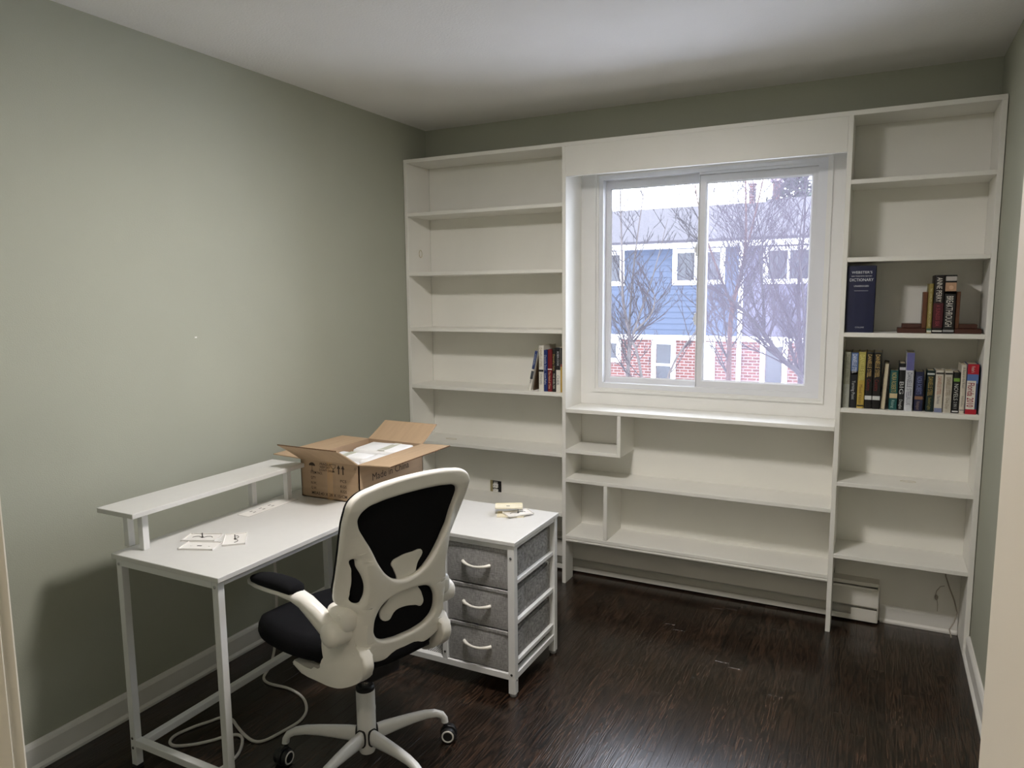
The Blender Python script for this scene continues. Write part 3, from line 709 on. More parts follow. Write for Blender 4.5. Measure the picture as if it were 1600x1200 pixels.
zr = 1.0134
G2 = 'books filling the lower right-hand shelf'
book('tall thin pale book flat against the divider behind the lower right-hand row', 2.1950, 2.1985, 0.279, zr, (196, 192, 178), 0.12, 0.075, 0.0, (), (), G2)
book('grey-green novel at the left end of the lower right-hand row', 2.1990, 2.2255, 0.240, zr, (146, 146, 128), 0.16, 0.028, 0.0, (("DANIELLE STEEL", 0.74, 0.42, .55, (96, 98, 80)), ("Accidental Heroes", 0.27, 0.42, .4, (120, 120, 108))), ((0.0, 0.42, (160, 162, 152)),), G2)
book('novel with a sky-blue top and black foot in the lower right-hand row', 2.2262, 2.2545, 0.240, zr, (20, 22, 28), 0.16, 0.028, 0.0, (("DANIELLE STEEL", 0.79, 0.34, .6, (226, 230, 238)), ("Turning Point", 0.32, 0.34, .45, (190, 190, 190))), ((0.60, 0.985, (92, 116, 160)), (0.60, 0.66, (170, 140, 110))), G2)
book('yellow-olive novel in the lower right-hand row', 2.2552, 2.2830, 0.241, zr, (188, 160, 74), 0.16, 0.028, 0.0, (("DANIELLE STEEL", 0.72, 0.46, .6, (214, 204, 120)), ("Mixed Voices", 0.25, 0.34, .5, (110, 74, 40))), ((0.5, 1.0, (164, 156, 82)), (0.035, 0.06, (40, 34, 24))), G2)
for k, (xa, xb, wh) in enumerate(((2.2838, 2.3120, 'left'), (2.3128, 2.3440, 'right'))):
    book('black novel with gold lettering and a white flower, %s one of the twin pair' % wh, xa, xb, 0.241, zr, (15, 13, 13), 0.16, 0.028, 0.0, (("DANIELLE STEEL", 0.76, 0.40, .55, (206, 176, 112)), ("Country", 0.42, 0.20, .5, (122, 34, 34))), ((0.16, 0.23, (206, 208, 206)),), G2)
book('book turned with its pale page edges out, leaning beside the black twins', 2.3450, 2.3640, 0.196, zr, (40, 34, 32), 0.15, 0.028, 0.045, (), (), G2, pages_out=True)
book('teal paperback with a cream band in the lower right-hand row', 2.3775, 2.4080, 0.166, zr, (24, 84, 84), 0.11, 0.034, 0.0, (("NORA ROBERTS", 0.70, 0.50, .6, (190, 176, 112)), ("Rising", 0.15, 0.2, .4, (160, 190, 180))), ((0.30, 0.42, (206, 186, 146)),), G2)
book('black hardback just left of the tall white and lavender novel', 2.4100, 2.4335, 0.197, zr, (17, 17, 20), 0.15, 0.034, 0.0, (("BIG", 0.48, 0.26, .7, (206, 206, 206)), ("Douglas", 0.13, 0.20, .5, (190, 190, 190))), ((0.86, 0.92, (190, 190, 196)),), G2)
book('tall white novel with a lavender top, tallest in the middle of the lower right-hand row', 2.4342, 2.4640, 0.243, zr, (206, 208, 214), 0.165, 0.026, 0.0, (("DANIELLE STEEL", 0.45, 0.42, .6, (92, 94, 110)), ("BLUE", 0.17, 0.14, .5, (120, 122, 134))), ((0.70, 1.0, (98, 98, 152)), ), G2)
book('navy paperback right of the tall white and lavender novel', 2.4700, 2.5020, 0.164, zr, (30, 33, 66), 0.11, 0.036, 0.0, (("NORA ROBERTS", 0.66, 0.46, .6, (120, 130, 180)), ("Homeport", 0.14, 0.22, .45, (150, 130, 120))), ((0.30, 0.38, (140, 104, 80)),), G2)
book('dark green paperback with gold lettering in the lower right-hand row', 2.5120, 2.5405, 0.171, zr, (14, 38, 38), 0.11, 0.036, 0.0, (("DANIELLE STEEL", 0.62, 0.46, .6, (186, 160, 88)), ("Southern Lights", 0.20, 0.30, .4, (150, 140, 70))), ((0.90, 0.94, (200, 204, 200)),), G2)
book('cream paperback with blue flowers at its foot in the lower right-hand row', 2.5430, 2.5720, 0.173, zr, (206, 200, 186), 0.11, 0.036, 0.0, (("DANIELLE STEEL", 0.64, 0.44, .5, (178, 110, 84)), ("The House", 0.30, 0.20, .4, (120, 116, 130))), ((0.0, 0.10, (120, 128, 160)), (0.91, 0.95, (50, 46, 44))), G2)
book('plain greyish-white paperback in the lower right-hand row', 2.5750, 2.6035, 0.173, zr, (196, 190, 176), 0.11, 0.036, 0.0, (("DANIELLE STEEL", 0.62, 0.44, .55, (150, 134, 108)), ("One Day", 0.22, 0.26, .45, (150, 140, 120))), ((0.91, 0.95, (40, 38, 38)),), G2)
book('black paperback with a round green emblem in the lower right-hand row', 2.6060, 2.6295, 0.167, zr, (16, 17, 19), 0.11, 0.036, 0.0, (("NOVELS", 0.52, 0.40, .65, (206, 206, 200)), ("2 IN 1", 0.20, 0.16, .5, (190, 190, 186))), ((0.78, 0.86, (120, 164, 66)), (0.03, 0.06, (220, 220, 220))), G2)
book('slim white hardback next to the red guidebook', 2.6315, 2.6500, 0.199, zr, (212, 204, 188), 0.15, 0.032, 0.0, (("A Bend in the Road", 0.74, 0.42, .5, (120, 116, 108)), ("Nicholas", 0.25, 0.22, .45, (140, 134, 124))), ((0.06, 0.09, (150, 146, 140)),), G2)
bk = book('thick red and white travel guide at the right end of the lower right-hand row', 2.6515, 2.6915, 0.203, zr, (44, 62, 104), 0.13, 0.032, 0.0, (("Fodor's", 0.895, 0.12, .3, (232, 220, 214)),), ((0.80, 1.0, (176, 22, 42)), (0.0, 0.10, (176, 22, 42)), (0.62, 0.80, (90, 118, 176)), ), G2)
box('band', (0.001, 0.032, -0.0010, 0.004, 0.10*0.203, 0.67*0.203), bmat((232, 226, 214)), bk)
text("Florida 2010", 0.024, (0.0165, -0.0016, 0.385*0.203), (0, 0, -1), (1, 0, 0), bmat((150, 16, 50)), bk, 'lettering', 0.098, bold=0.01)

zu = 1.3373
book('huge navy blue unabridged dictionary standing alone by the divider', 2.1965, 2.3050, 0.279, zu, (14, 22, 60), 0.19, 0.020, 0.0)
dc = [o for o in bpy.data.objects if o.get('label', '').startswith('huge navy')][0]
sl = bmat((206, 208, 214))
for body, zz, sz, wd_ in (("WEBSTER'S", 0.252, 0.0105, 0.078), ("NEW TWENTIETH CENTURY", 0.236, 0.0050, 0.078), ("DICTIONARY", 0.221, 0.0125, 0.090), ("UNABRIDGED", 0.195, 0.0068, 0.056), ("COLLINS", 0.022, 0.0055, 0.034)):
    text(body, sz, (0.0545, -0.0008, zz), RX, UZ, sl, dc, 'lettering', wd_, bold=0.006)
box('rule_line', (0.028, 0.081, -0.0008, 0.002, 0.1745, 0.1755), sl, dc)
G3 = 'books between the wooden bookends'
book('thin olive-gold book next to the left bookend', 2.4985, 2.5165, 0.201, zu, (140, 124, 62), 0.13, 0.03, 0.0, (("THE COMPLETE CROSSWORD DICTIONARY", 0.52, 0.78, .4, (220, 210, 160)),), ((0.02, 0.06, (210, 210, 200)), (0.06, 0.10, (60, 100, 80))), G3)
book('black and dark red novel in the middle between the bookends', 2.5175, 2.5540, 0.235, zu, (22, 14, 15), 0.16, 0.026, 0.0, (("ANNE PERRY", 0.75, 0.42, .55, (226, 220, 210)), ("A SUNLESS SEA", 0.31, 0.36, .4, (150, 60, 72))), ((0.10, 0.52, (74, 14, 26)), (0.03, 0.055, (220, 216, 210))), G3)
bb_ = book('black novel with a small portrait on its spine next to the right bookend', 2.5550, 2.5950, 0.235, zu, (14, 13, 14), 0.16, 0.026, 0.0, (("BREAKTHROUGH", 0.38, 0.52, .62, (222, 218, 210)),), ((0.90, 0.975, (178, 172, 166)), (0.68, 0.87, (190, 152, 122)), (0.68, 0.725, (44, 44, 40)), (0.03, 0.065, (150, 150, 150))), G3)
MB().lathe([(0.008, 0), (0.008, -0.0004)], (0.021, -0.0008, 0.185), 14, 1).build('portrait', bmat((216, 180, 150)), bb_)
def bookend(label, xa, sgn):
    o = thing('bookend', label, 'bookend', (xa, 0.03, zu), 0, 'wooden bookends')
    def B(n, a, b, y0_, y1_, z0, z1, m_): 
        e = (min(a*sgn, b*sgn), max(a*sgn, b*sgn), y0_, y1_, z0, z1); return box(n, e, m_, o, 0.002)
    B('base', 0.0, 0.104, 0.0, 0.11, 0.0, 0.020, wood_dk); B('step', 0.016, 0.088, 0.012, 0.098, 0.020, 0.038, wood_dk); B('upright', 0.0, 0.0165, 0.006, 0.104, 0.020, 0.168, wood_md)
    return o
bookend('dark wooden bookend left of the three upright books', 2.4975, -1)
bookend('dark wooden bookend right of the three upright books', 2.5965, 0.9)

# ------------------------------------------------------------------ office chair
ch = thing('office_chair', 'white and black mesh-back office chair on a five-star base in front of the desk', 'chair', (0.918, -1.656, 0), math.radians(73.8))
def curve_plate(name, splines, ext, bev, deform, material, parent, res=6, bres=3):
    cu = bpy.data.curves.new('c', 'CURVE'); cu.dimensions = '2D'; cu.fill_mode = 'BOTH'; cu.extrude = ext; cu.bevel_depth = bev; cu.offset = -bev; cu.bevel_resolution = bres; cu.resolution_u = res
    for pts in splines:
        sp = cu.splines.new('BEZIER'); sp.bezier_points.add(len(pts)-1); sp.use_cyclic_u = True
        for bp, p in zip(sp.bezier_points, pts):
            bp.co = (p[0], p[1], 0); bp.handle_left_type = bp.handle_right_type = 'AUTO'
    to = bpy.data.objects.new('c', cu); COL.objects.link(to)
    me = bpy.data.meshes.new_from_object(to.evaluated_get(bpy.context.evaluated_depsgraph_get()))
    bpy.data.objects.remove(to); bpy.data.curves.remove(cu)
    bm = bmesh.new(); bm.from_mesh(me)
    bmesh.ops.remove_doubles(bm, verts=bm.verts, dist=1e-5)
    # refine so the plate can bend
    lg = [e for e in bm.edges if e.calc_length() > 0.03]
    if deform:
        bmesh.ops.triangulate(bm, faces=[f for f in bm.faces if len(f.verts) > 4])
        for _ in range(3):
            lg = [e for e in bm.edges if e.calc_length() > 0.03]
            if not lg: break
            bmesh.ops.subdivide_edges(bm, edges=lg, cuts=1, use_grid_fill=False)
            bmesh.ops.triangulate(bm, faces=[f for f in bm.faces if len(f.verts) > 4])
    for v in bm.verts: v.co = deform(v.co.x, v.co.y, v.co.z)
    bmesh.ops.recalc_face_normals(bm, faces=bm.faces)
    bm.to_mesh(me); bm.free()
    me.polygons.foreach_set('use_smooth', [True]*len(me.polygons)); me.set_sharp_from_angle(angle=math.radians(38))
    me.name = name
    return obj(name, me, material, parent)
def sstep(a, b, x):
    t = max(0, min(1, (x-a)/(b-a))); return t*t*(3-2*t)
def back_y(x, z):
    a = 0.080*max(0, min(1, (0.95-z)/0.27))
    return -0.200 - (z-0.5)*0.133 + a*sstep(0.14, 0.20, abs(x))
def on_back(dy):
    return lambda x, z, t: Vector((x, back_y(x, z)+dy-t, z))
def sym(half):   # half from top centre to bottom centre, x>0
    return [(x, z) for x, z in half] + [(-x, z) for x, z in reversed(half) if x > 1e-6]
outer = sym([(0, 1.013), (0.07, 1.011), (0.14, 1.004), (0.192, 0.990), (0.215, 0.968), (0.221, 0.930), (0.217, 0.880), (0.209, 0.820), (0.201, 0.745), (0.196, 0.690), (0.188, 0.655), (0.170, 0.646), (0.158, 0.634), (0.166, 0.600), (0.171, 0.565), (0.168, 0.530), (0.150, 0.497), (0.118, 0.475), (0.062, 0.461), (0, 0.458)])
up_o = sym([(0, 0.962), (0.06, 0.961), (0.12, 0.956), (0.162, 0.946), (0.179, 0.928), (0.176, 0.900), (0.160, 0.866), (0.132, 0.816), (0.105, 0.767), (0.074, 0.728), (0.043, 0.707), (0, 0.699)])
lo_o = sym([(0, 0.660), (0.05, 0.657), (0.085, 0.645), (0.106, 0.620), (0.114, 0.588), (0.110, 0.558), (0.088, 0.535), (0.05, 0.523), (0, 0.520)])
sd = [(0.176, 0.800), (0.164, 0.773), (0.150, 0.736), (0.146, 0.709), (0.150, 0.679), (0.157, 0.665), (0.168, 0.668), (0.171, 0.692), (0.171, 0.728), (0.174, 0.765)]
curve_plate('back_frame', [outer, up_o, lo_o, sd, [(-x, z) for x, z in sd]], 0.003, 0.0100, on_back(0.0), chair_w, ch)
mesh_out = sym([(0, 1.009), (0.07, 1.007), (0.14, 1.000), (0.190, 0.987), (0.213, 0.965), (0.219, 0.930), (0.215, 0.880), (0.207, 0.820), (0.199, 0.745), (0.194, 0.690), (0.168, 0.640), (0.150, 0.58), (0.150, 0.53), (0.140, 0.49), (0.11, 0.466), (0.06, 0.455), (0, 0.452)])
curve_plate('back_mesh', [mesh_out], 0.002, 0.002, on_back(0.0150), cloth_b, ch, 5, 1)
lum = [(0.059, 0.764), (0.043, 0.727), (0.040, 0.69), (0.050, 0.655), (0.068, 0.625), (0.072, 0.585), (0.045, 0.593), (0.0, 0.603), (-0.03, 0.600), (-0.054, 0.578), (-0.086, 0.610), (-0.062, 0.640), (-0.036, 0.668), (-0.030, 0.700), (-0.044, 0.735), (-0.052, 0.756), (-0.024, 0.768), (0.02, 0.770)]
curve_plate('lumbar_support', [lum], 0.0015, 0.002, on_back(0.0085), chair_w, ch, 5, 2)
# seat cushion
half = [(0, 0.345), (0.08, 0.342), (0.15, 0.325), (0.205, 0.285), (0.234, 0.20), (0.236, 0.11), (0.222, 0.03), (0.190, -0.05), (0.162, -0.11), (0.140, -0.165), (0.10, -0.20), (0.05, -0.212), (0, -0.213)]
op = sym(half); op = [(-a, b) for a, b in op]
op = [(q.x, q.y) for q in smooth([(a, b, 0) for a, b in op+[op[0]]], 3)[:-1]]
st = MB(); rings = []
for sc, z in ((0.80, 0.438), (0.93, 0.440), (0.985, 0.450), (1.0, 0.466), (0.99, 0.484), (0.955, 0.497), (0.88, 0.505), (0.72, 0.509), (0.5, 0.508), (0.25, 0.506)):
    ring = []
    for (a, b) in op:
        yy = (b-0.05)*sc+0.05
        drop = 0.016*sstep(0.15, 0.33, yy) if z > 0.44 else 0.010*sstep(0.15, 0.33, yy)
        lift = 0.012*sstep(0.12, 0.23, abs(a*sc))*(z > 0.49)
        ring.append(st.bm.verts.new((a*sc, yy, z-drop+lift)))
    rings.append(ring)
n = len(op)
for i in range(len(rings)-1):
    for k in range(n): st.bm.faces.new((rings[i][k], rings[i][(k+1)%n], rings[i+1][(k+1)%n], rings[i+1][k]))
st.bm.faces.new(rings[0][::-1]); st.bm.faces.new(rings[-1])
st.build('seat', cloth_b, ch, True, 60)
MB().box(-0.16, 0.16, -0.16, 0.20, 0.415, 0.434, 0.008, 2).build('seat_pan', rubber, ch, True)
MB().box(-0.06, 0.06, -0.11, 0.09, 0.345, 0.416, 0.012, 2).lathe([(0.022, 0.30), (0.030, 0.346)], (0, 0, 0), 16).build('tilt_mechanism', rubber, ch, True)
MB().lathe([(0.013, 0.25), (0.013, 0.33)], n=16).build('gas_lift', chrome, ch, True)
gc = MB().lathe([(0.024, 0.055), (0.027, 0.062), (0.030, 0.09), (0.030, 0.262), (0.029, 0.268)], n=24).build('column_cover', pcoat, ch, True)
MB().lathe([(0.0295, 0.266), (0.0295, 0.276), (0.024, 0.282), (0.014, 0.283)], n=24).build('collar', rubber, gc, True)
# five-star base
def star_leg(a):
    d = Vector((math.cos(a), math.sin(a), 0)); s_ = Vector((-math.sin(a), math.cos(a), 0)); u = Vector((0, 0, 1))
    prof = [(0.024, 0.112, 0.014, 0.026), (0.06, 0.114, 0.014, 0.025), (0.11, 0.116, 0.0135, 0.021), (0.16, 0.117, 0.013, 0.017), (0.205, 0.115, 0.0125, 0.0145), (0.24, 0.108, 0.012, 0.013)]
    secs = [(d*r+u*z, s_, u, ra, rb) for r, z, ra, rb in prof]
    for r, z, t in ((0.262, 0.096, 45), (0.272, 0.080, 75), (0.274, 0.066, 90)):
        tt = math.radians(t); secs.append((d*r+u*z, s_, u*math.cos(tt)+d*math.sin(tt), 0.0115, 0.0115))
    return MB().loft(secs, 14, e=2.6)
for k in range(5):
    a = math.radians(-17+72*k)
    lg = star_leg(a).build('base_leg', pcoat, ch, True)
    d = Vector((math.cos(a), math.sin(a), 0)); s_ = Vector((-math.sin(a), math.cos(a), 0))
    MB().loft([(d*0.0275+Vector((0, 0, 0.112)), s_, (0, 0, 1), 0.0165, 0.0295), (d*0.033+Vector((0, 0, 0.112)), s_, (0, 0, 1), 0.0165, 0.0295)], 16, e=3).build('leg_gasket', rubber, lg, True)
    # caster
    cs = bpy.data.objects.new('caster', None)
    sw = math.radians([-50, 40, 200, 120, 20][k])
    fw2 = Vector((math.cos(sw), math.sin(sw), 0)); ax = Vector((-math.sin(sw), math.cos(sw), 0)); c0 = d*0.274 + fw2*0.012
    t = MB()
    hood = [(c0 + ax*o_ + Vector((0, 0, 0.0265)), fw2, (0, 0, 1), rr, rr) for o_, rr in ((-0.006, 0.028), (-0.004, 0.0295), (0.004, 0.0295), (0.006, 0.028))]
    t.loft(hood, 20)
    t.tube([d*0.274+Vector((0, 0, 0.04)), d*0.274+Vector((0, 0, 0.068))], 0.006, 8)
    cst = t.build('caster', rubber, ch, True)
    for sg in (-1, 1):
        secs = [(c0 + ax*sg*o_ + Vector((0, 0, 0.0255)), fw2, (0, 0, 1), rr, rr) for o_, rr in ((0.007, 0.0245), (0.009, 0.0255), (0.019, 0.0255), (0.023, 0.0235))]
        wh = MB().loft(secs, 22).build('wheel', rubber, cst, True)
        ring = [(c0 + ax*sg*o_ + Vector((0, 0, 0.0255)), fw2, (0, 0, 1), rr, rr) for o_, rr in ((0.0225, 0.0215), (0.0250, 0.0205), (0.0250, 0.0165), (0.0235, 0.0160))]
        tt = MB().loft(ring, 22, cap=False); tt.build('wheel_ring', plate_w, cst, True)
        MB().loft([(c0+ax*sg*0.022+Vector((0, 0, 0.0255)), fw2, (0, 0, 1), 0.0165, 0.0165), (c0+ax*sg*0.0242+Vector((0, 0, 0.0255)), fw2, (0, 0, 1), 0.0158, 0.0158)], 18).build('hub_cap', rubber, cst, True)
# side brackets and flip-up arms (mirrored)
prof = [(0.080, 0.406), (0.057, 0.393), (-0.035, 0.391), (-0.090, 0.386), (-0.135, 0.393), (-0.195, 0.425), (-0.232, 0.462), (-0.237, 0.492), (-0.222, 0.520), (-0.192, 0.545), (-0.183, 0.575), (-0.178, 0.620), (-0.160, 0.638), (-0.110, 0.632), (-0.080, 0.610), (-0.074, 0.590), (-0.070, 0.555), (-0.066, 0.500), (-0.070, 0.458), (-0.056, 0.436), (-0.020, 0.421), (0.055, 0.419), (0.078, 0.415)]
for sg in (-1, 1):
    pp = [(q.x, q.y) for q in smooth([(a, b, 0) for a, b in prof + [prof[0]]], 3)[:-1]]
    sb = MB().prism(pp, -0.018, 0.018, axis=0, bev=0.008, seg=3)
    for v in sb.bm.verts: v.co = Vector((sg*(0.146+0.040*sstep(-0.20, 0.02, v.co.y)+v.co.x), v.co.y, v.co.z))
    sb.build('side_bracket', chair_w, ch, True, 50)
    # knuckle
    kn = MB().lathe([(0.024, 0.158), (0.034, 0.162), (0.036, 0.172), (0.036, 0.214), (0.034, 0.224), (0.025, 0.232), (0.01, 0.235)], (0, -0.154, 0.576), 28, 0)
    for v in kn.bm.verts: v.co.x *= sg
    kn.build('arm_joint', chair_w, ch, True)
    cap = MB().box(0.140, 0.200, -0.204, -0.100, 0.580, 0.650, 0.025, 5)
    for v in cap.bm.verts: v.co.x *= sg
    cap.build('joint_cap', chair_w, ch, True)
    for (yy, zz) in ((-0.176, 0.628), (-0.190, 0.512)):
        sc2 = MB().lathe([(0.008, 0.150), (0.008, 0.1655 if zz < 0.6 else 0.1985), (0.005, 0.1675 if zz < 0.6 else 0.2010)], (0, yy, zz), 14, 0)
        for v in sc2.bm.verts: v.co.x *= sg
        sc2.build('screw_cover', chair_w, ch, True)
    X = Vector((1, 0, 0))
    path = [(0.198, -0.154, 0.576, 0.026, 0.034), (0.204, -0.126, 0.590, 0.026, 0.033), (0.214, -0.088, 0.618, 0.0245, 0.029), (0.226, -0.052, 0.647, 0.0245, 0.022), (0.233, -0.018, 0.658, 0.028, 0.015), (0.238, 0.03, 0.659, 0.032, 0.011), (0.242, 0.09, 0.655, 0.034, 0.009), (0.244, 0.15, 0.651, 0.034, 0.0085), (0.245, 0.198, 0.649, 0.029, 0.008), (0.245, 0.222, 0.649, 0.017, 0.006)]
    pts = [Vector(q[:3]) for q in path]; secs = []
    for i, q in enumerate(path):
        dd = (pts[min(i+1, len(pts)-1)]-pts[max(i-1, 0)]).normalized(); nb = X.cross(dd).normalized()
        secs.append((pts[i], X, nb, q[3], q[4]))
    ar = MB().loft(secs, 18, e=2.4)
    for v in ar.bm.verts: v.co.x *= sg
    arm = ar.build('armrest', chair_w, ch, True, 60)
    pad = [(0.236, -0.026, 0.676, 0.022, 0.008), (0.236, -0.016, 0.678, 0.028, 0.016), (0.238, 0.02, 0.679, 0.0305, 0.020), (0.241, 0.08, 0.675, 0.032, 0.020), (0.243, 0.14, 0.668, 0.0315, 0.018), (0.244, 0.183, 0.662, 0.027, 0.014), (0.244, 0.205, 0.658, 0.018, 0.009), (0.244, 0.213, 0.657, 0.008, 0.004)]
    pd = MB().loft([(Vector(q[:3]), X, Vector((0, 0, 1)), q[3], q[4]) for q in pad], 20, e=2.5)
    for v in pd.bm.verts: v.co.x *= sg
    pd.build('arm_pad', cloth_b, arm, True, 60)

# ------------------------------------------------------------------ outside: ground, house, trees
struct(box('ground', (-40, 40, 0.6, 60, -2.7, -2.5), mat('bounce_ground', s2l(224, 224, 228), 0.95, 0.15, 2)))  # out of sight; colour paled to bounce daylight up onto the ceiling
HY = 16.0
sid_b = mat('blue_siding', s2l(50, 61, 80), 0.7, 0.06, 3)
sid_g = mat('grey_lavender_siding', s2l(68, 66, 80), 0.7, 0.06, 3)
trim_o = mat('house_trim', s2l(214, 214, 216), 0.6, 0.03, 3)
roof_m = mat('roof_shingles', s2l(54, 52, 58), 0.9, 0.2, 14, stretch=(1, 0.4, 3))
pane_m = mat('house_pane', s2l(40, 43, 50), 0.12, 0.25, 2)
door_m = mat('house_door', s2l(206, 206, 212), 0.5, 0.03, 3)
def brick_mat():
    mt = bpy.data.materials.new('red_brick'); mt.use_nodes = True; nt = mt.node_tree; b = nt.nodes['Principled BSDF']; b.inputs['Roughness'].default_value = 0.9
    tc = nt.nodes.new('ShaderNodeTexCoord'); mp = nt.nodes.new('ShaderNodeMapping'); mp.inputs['Rotation'].default_value = (PI/2, 0, 0)
    br = nt.nodes.new('ShaderNodeTexBrick'); br.inputs['Scale'].default_value = 1.0; br.inputs['Brick Width'].default_value = 0.22; br.inputs['Row Height'].default_value = 0.078
    br.inputs['Mortar Size'].default_value = 0.012; br.inputs['Color1'].default_value = (*s2l(74, 38, 34), 1); br.inputs['Color2'].default_value = (*s2l(92, 52, 46), 1); br.inputs['Mortar'].default_value = (*s2l(108, 100, 98), 1)
    nt.links.new(tc.outputs['Object'], mp.inputs[0]); nt.links.new(mp.outputs[0], br.inputs['Vector']); nt.links.new(br.outputs['Color'], b.inputs['Base Color']); return mt
def house(label, xa, xb, siding, ridge_z, wins_up, wins_dn, chimneys=(), spout=None):
    o = thing('neighbour_house', label, 'house', (0, 0, 0))
    box('brick_wall', (xa, xb, HY, HY+8, -2.5, 0.235), brick_m, o)
    box('upper_wall', (xa, xb, HY+0.02, HY+8, 0.235, 2.70), siding, o)
    z = 0.367
    bm0 = MB().prism([(HY-0.010, 0), (HY+0.03, 0), (HY+0.03, 0.165), (HY+0.012, 0.165)], xa, xb, axis=0).mesh('siding_board')
    while z < 2.62:
        b_ = obj('siding_board', bm0, siding, o); b_.location = (0, 0, z); z += 0.155
    box('band', (xa, xb, HY-0.06, HY+0.05, 0.235, 0.367), trim_o, o)
    box('fascia', (xa, xb, HY-0.42, HY-0.38, 2.68, 2.86), trim_o, o)
    box('soffit', (xa, xb, HY-0.40, HY+0.02, 2.66, 2.69), trim_o, o)
    rf = MB().prism([(HY-0.46, 2.85), (HY+4, ridge_z), (HY+8.5, 2.85), (HY+8.5, 2.78), (HY+4, ridge_z-0.09), (HY-0.46, 2.78)], xa, xb, axis=0).build('roof', roof_m, o)
    for (a, b, zt_) in chimneys:
        c_ = box('chimney', (a, b, HY+3.8, HY+4.2, ridge_z-0.4, zt_), brick_m, o, 0.0)
        box('chimney_cap', (a-0.05, b+0.05, HY+3.74, HY+4.26, zt_, zt_+0.07), mat('chimney_cap', s2l(150, 132, 140), 0.8), c_)
    for (a, b, z0, z1, mull, cross) in wins_up+wins_dn:
        fr_ = frame('window', (a, b, z0, z1), (a+0.12, b-0.12, z0+0.12, z1-0.10), HY-0.05, HY+0.05, trim_o, o)
        xs = [a+0.12]+list(mull)+[b-0.12]
        for q in range(len(xs)-1):
            box('pane', (xs[q]+0.02, xs[q+1]-0.02, HY-0.012, HY-0.004, z0+0.12, z1-0.10), pane_m, fr_)
        for mx_ in mull: box('mullion', (mx_-0.03, mx_+0.03, HY-0.045, HY, z0+0.1, z1-0.1), trim_o, fr_)
        if cross: box('meeting_rail', (a+0.1, b-0.1, HY-0.045, HY, cross-0.03, cross+0.03), trim_o, fr_)
    if spout: box('downspout', (spout-0.055, spout+0.055, HY-0.10, HY-0.011, -2.4, 2.66), trim_o, o, 0.015)
    return o
brick_m = brick_mat()
house('blue sided house with brick ground floor seen through the left window pane', -14.0, -0.82, sid_b, 4.19,
      [(-2.66, -1.30, 1.70, 2.64, (-2.05, -1.88), None), (-5.3, -4.00, 1.70, 2.64, (-4.65,), None)],
      [(-3.20, -2.54, -1.05, 0.22, (), -0.44), (-4.75, -4.08, -0.42, 0.22, (), None), (-1.75, -1.50, -2.0, 0.20, (), None)], ((-1.36, -1.22, 4.72),), -0.885)
house('grey-lavender sided house with brick ground floor seen through the right window pane', -0.82, 9.0, sid_g, 4.27,
      [(-0.36, 0.95, 1.70, 2.62, (0.24,), None), (2.6, 3.9, 1.70, 2.62, (3.25,), None)], [(-0.36, 0.30, -1.4, 0.22, (), None), (1.2, 2.2, -1.2, 0.2, (), -0.5)], ((-0.70, -0.52, 4.74),))

bark_g = mat('grey_bark', s2l(44, 40, 43), 0.9, 0.2, 20); bark_r = mat('reddish_bark', s2l(62, 44, 40), 0.9, 0.2, 20); bark_p = mat('pale_bark', s2l(68, 63, 62), 0.9, 0.2, 20); bark_d = mat('mauve_twigs', s2l(40, 34, 40), 0.9, 0.2, 20)
def tree(label, stems, bark, twig, seed, gens=3, dens=7.0, lo=0.0, spread=0.9, blen=0.9, yspread=0.5):
    rnd = random.Random(seed)
    o = thing('bare_tree', label, 'tree', stems[0][0][:3])
    org = Vector(stems[0][0][:3])
    tr = MB(); tw = MB()
    def grow(p, d, L, r, g):
        n = 4 if L < 0.5 else 6; pts = [p.copy()]; q = p.copy(); dd = d.copy()
        for i in range(n):
            dd = (dd + Vector((rnd.uniform(-1, 1), rnd.uniform(-1, 1)*yspread, rnd.uniform(-0.6, 1.0)))*0.16 + Vector((0, 0, 0.05))).normalized()
            q = q + dd*(L/n); pts.append(q.copy())
        tw.tube([v-org for v in pts], [r*(1-0.8*i/n) for i in range(n+1)], 4 if r < 0.006 else 5, cap=False)
        if g <= 0: return
        k = max(3, int(L*dens*(2.6 if g == 1 else 1.6)))
        for j in range(k):
            t = 0.2+0.8*(j+rnd.random())/k; i = min(n-1, int(t*n)); base = pts[i].lerp(pts[i+1], t*n-i if t*n-i <= 1 else 1)
            ax = (pts[i+1]-pts[i]).normalized()
            side = Vector((rnd.choice((-1, 1))*rnd.uniform(0.4, 1), rnd.uniform(-1, 1)*yspread, rnd.uniform(-0.3, 0.6)))
            nd = (ax*rnd.uniform(0.5, 1.0) + side*spread*rnd.uniform(0.5, 1)).normalized()
            grow(base, nd, L*rnd.uniform(0.35, 0.6)*(1-0.4*t), max(0.0040, r*0.6), g-1)
    for si, s_ in enumerate(stems):
        pts = smooth([Vector(q[:3]) for q in s_], 4); nr = len(s_)
        rr = []
        for i in range(len(pts)):
            t = i/4; a = min(nr-1, int(t)); b = min(nr-1, a+1); rr.append(0.72*(s_[a][3]*(1-(t-a))+s_[b][3]*(t-a)))
        tr.tube([p-org for p in pts], rr, 8)
        L = sum((pts[i+1]-pts[i]).length for i in range(len(pts)-1))
        k = int(L*dens*1.8)
        for j in range(k):
            t = (j+rnd.random())/k; i = min(len(pts)-2, int(t*(len(pts)-1)))
            if pts[i].z < lo: continue
            ax = (pts[i+1]-pts[i]).normalized()
            side = Vector((rnd.choice((-1, 1))*rnd.uniform(0.5, 1), rnd.uniform(-1, 1)*yspread, rnd.uniform(0.0, 0.8)))
            grow(pts[i], (ax*0.6+side*spread).normalized(), blen*rnd.uniform(0.5, 1.1)*(1-0.35*t), max(0.0060, rr[i]*0.36), gens-1)
    tr.build('trunk', bark, o, True); tb = tw.build('branches', twig, o); tb['kind'] = 'stuff'
    return o
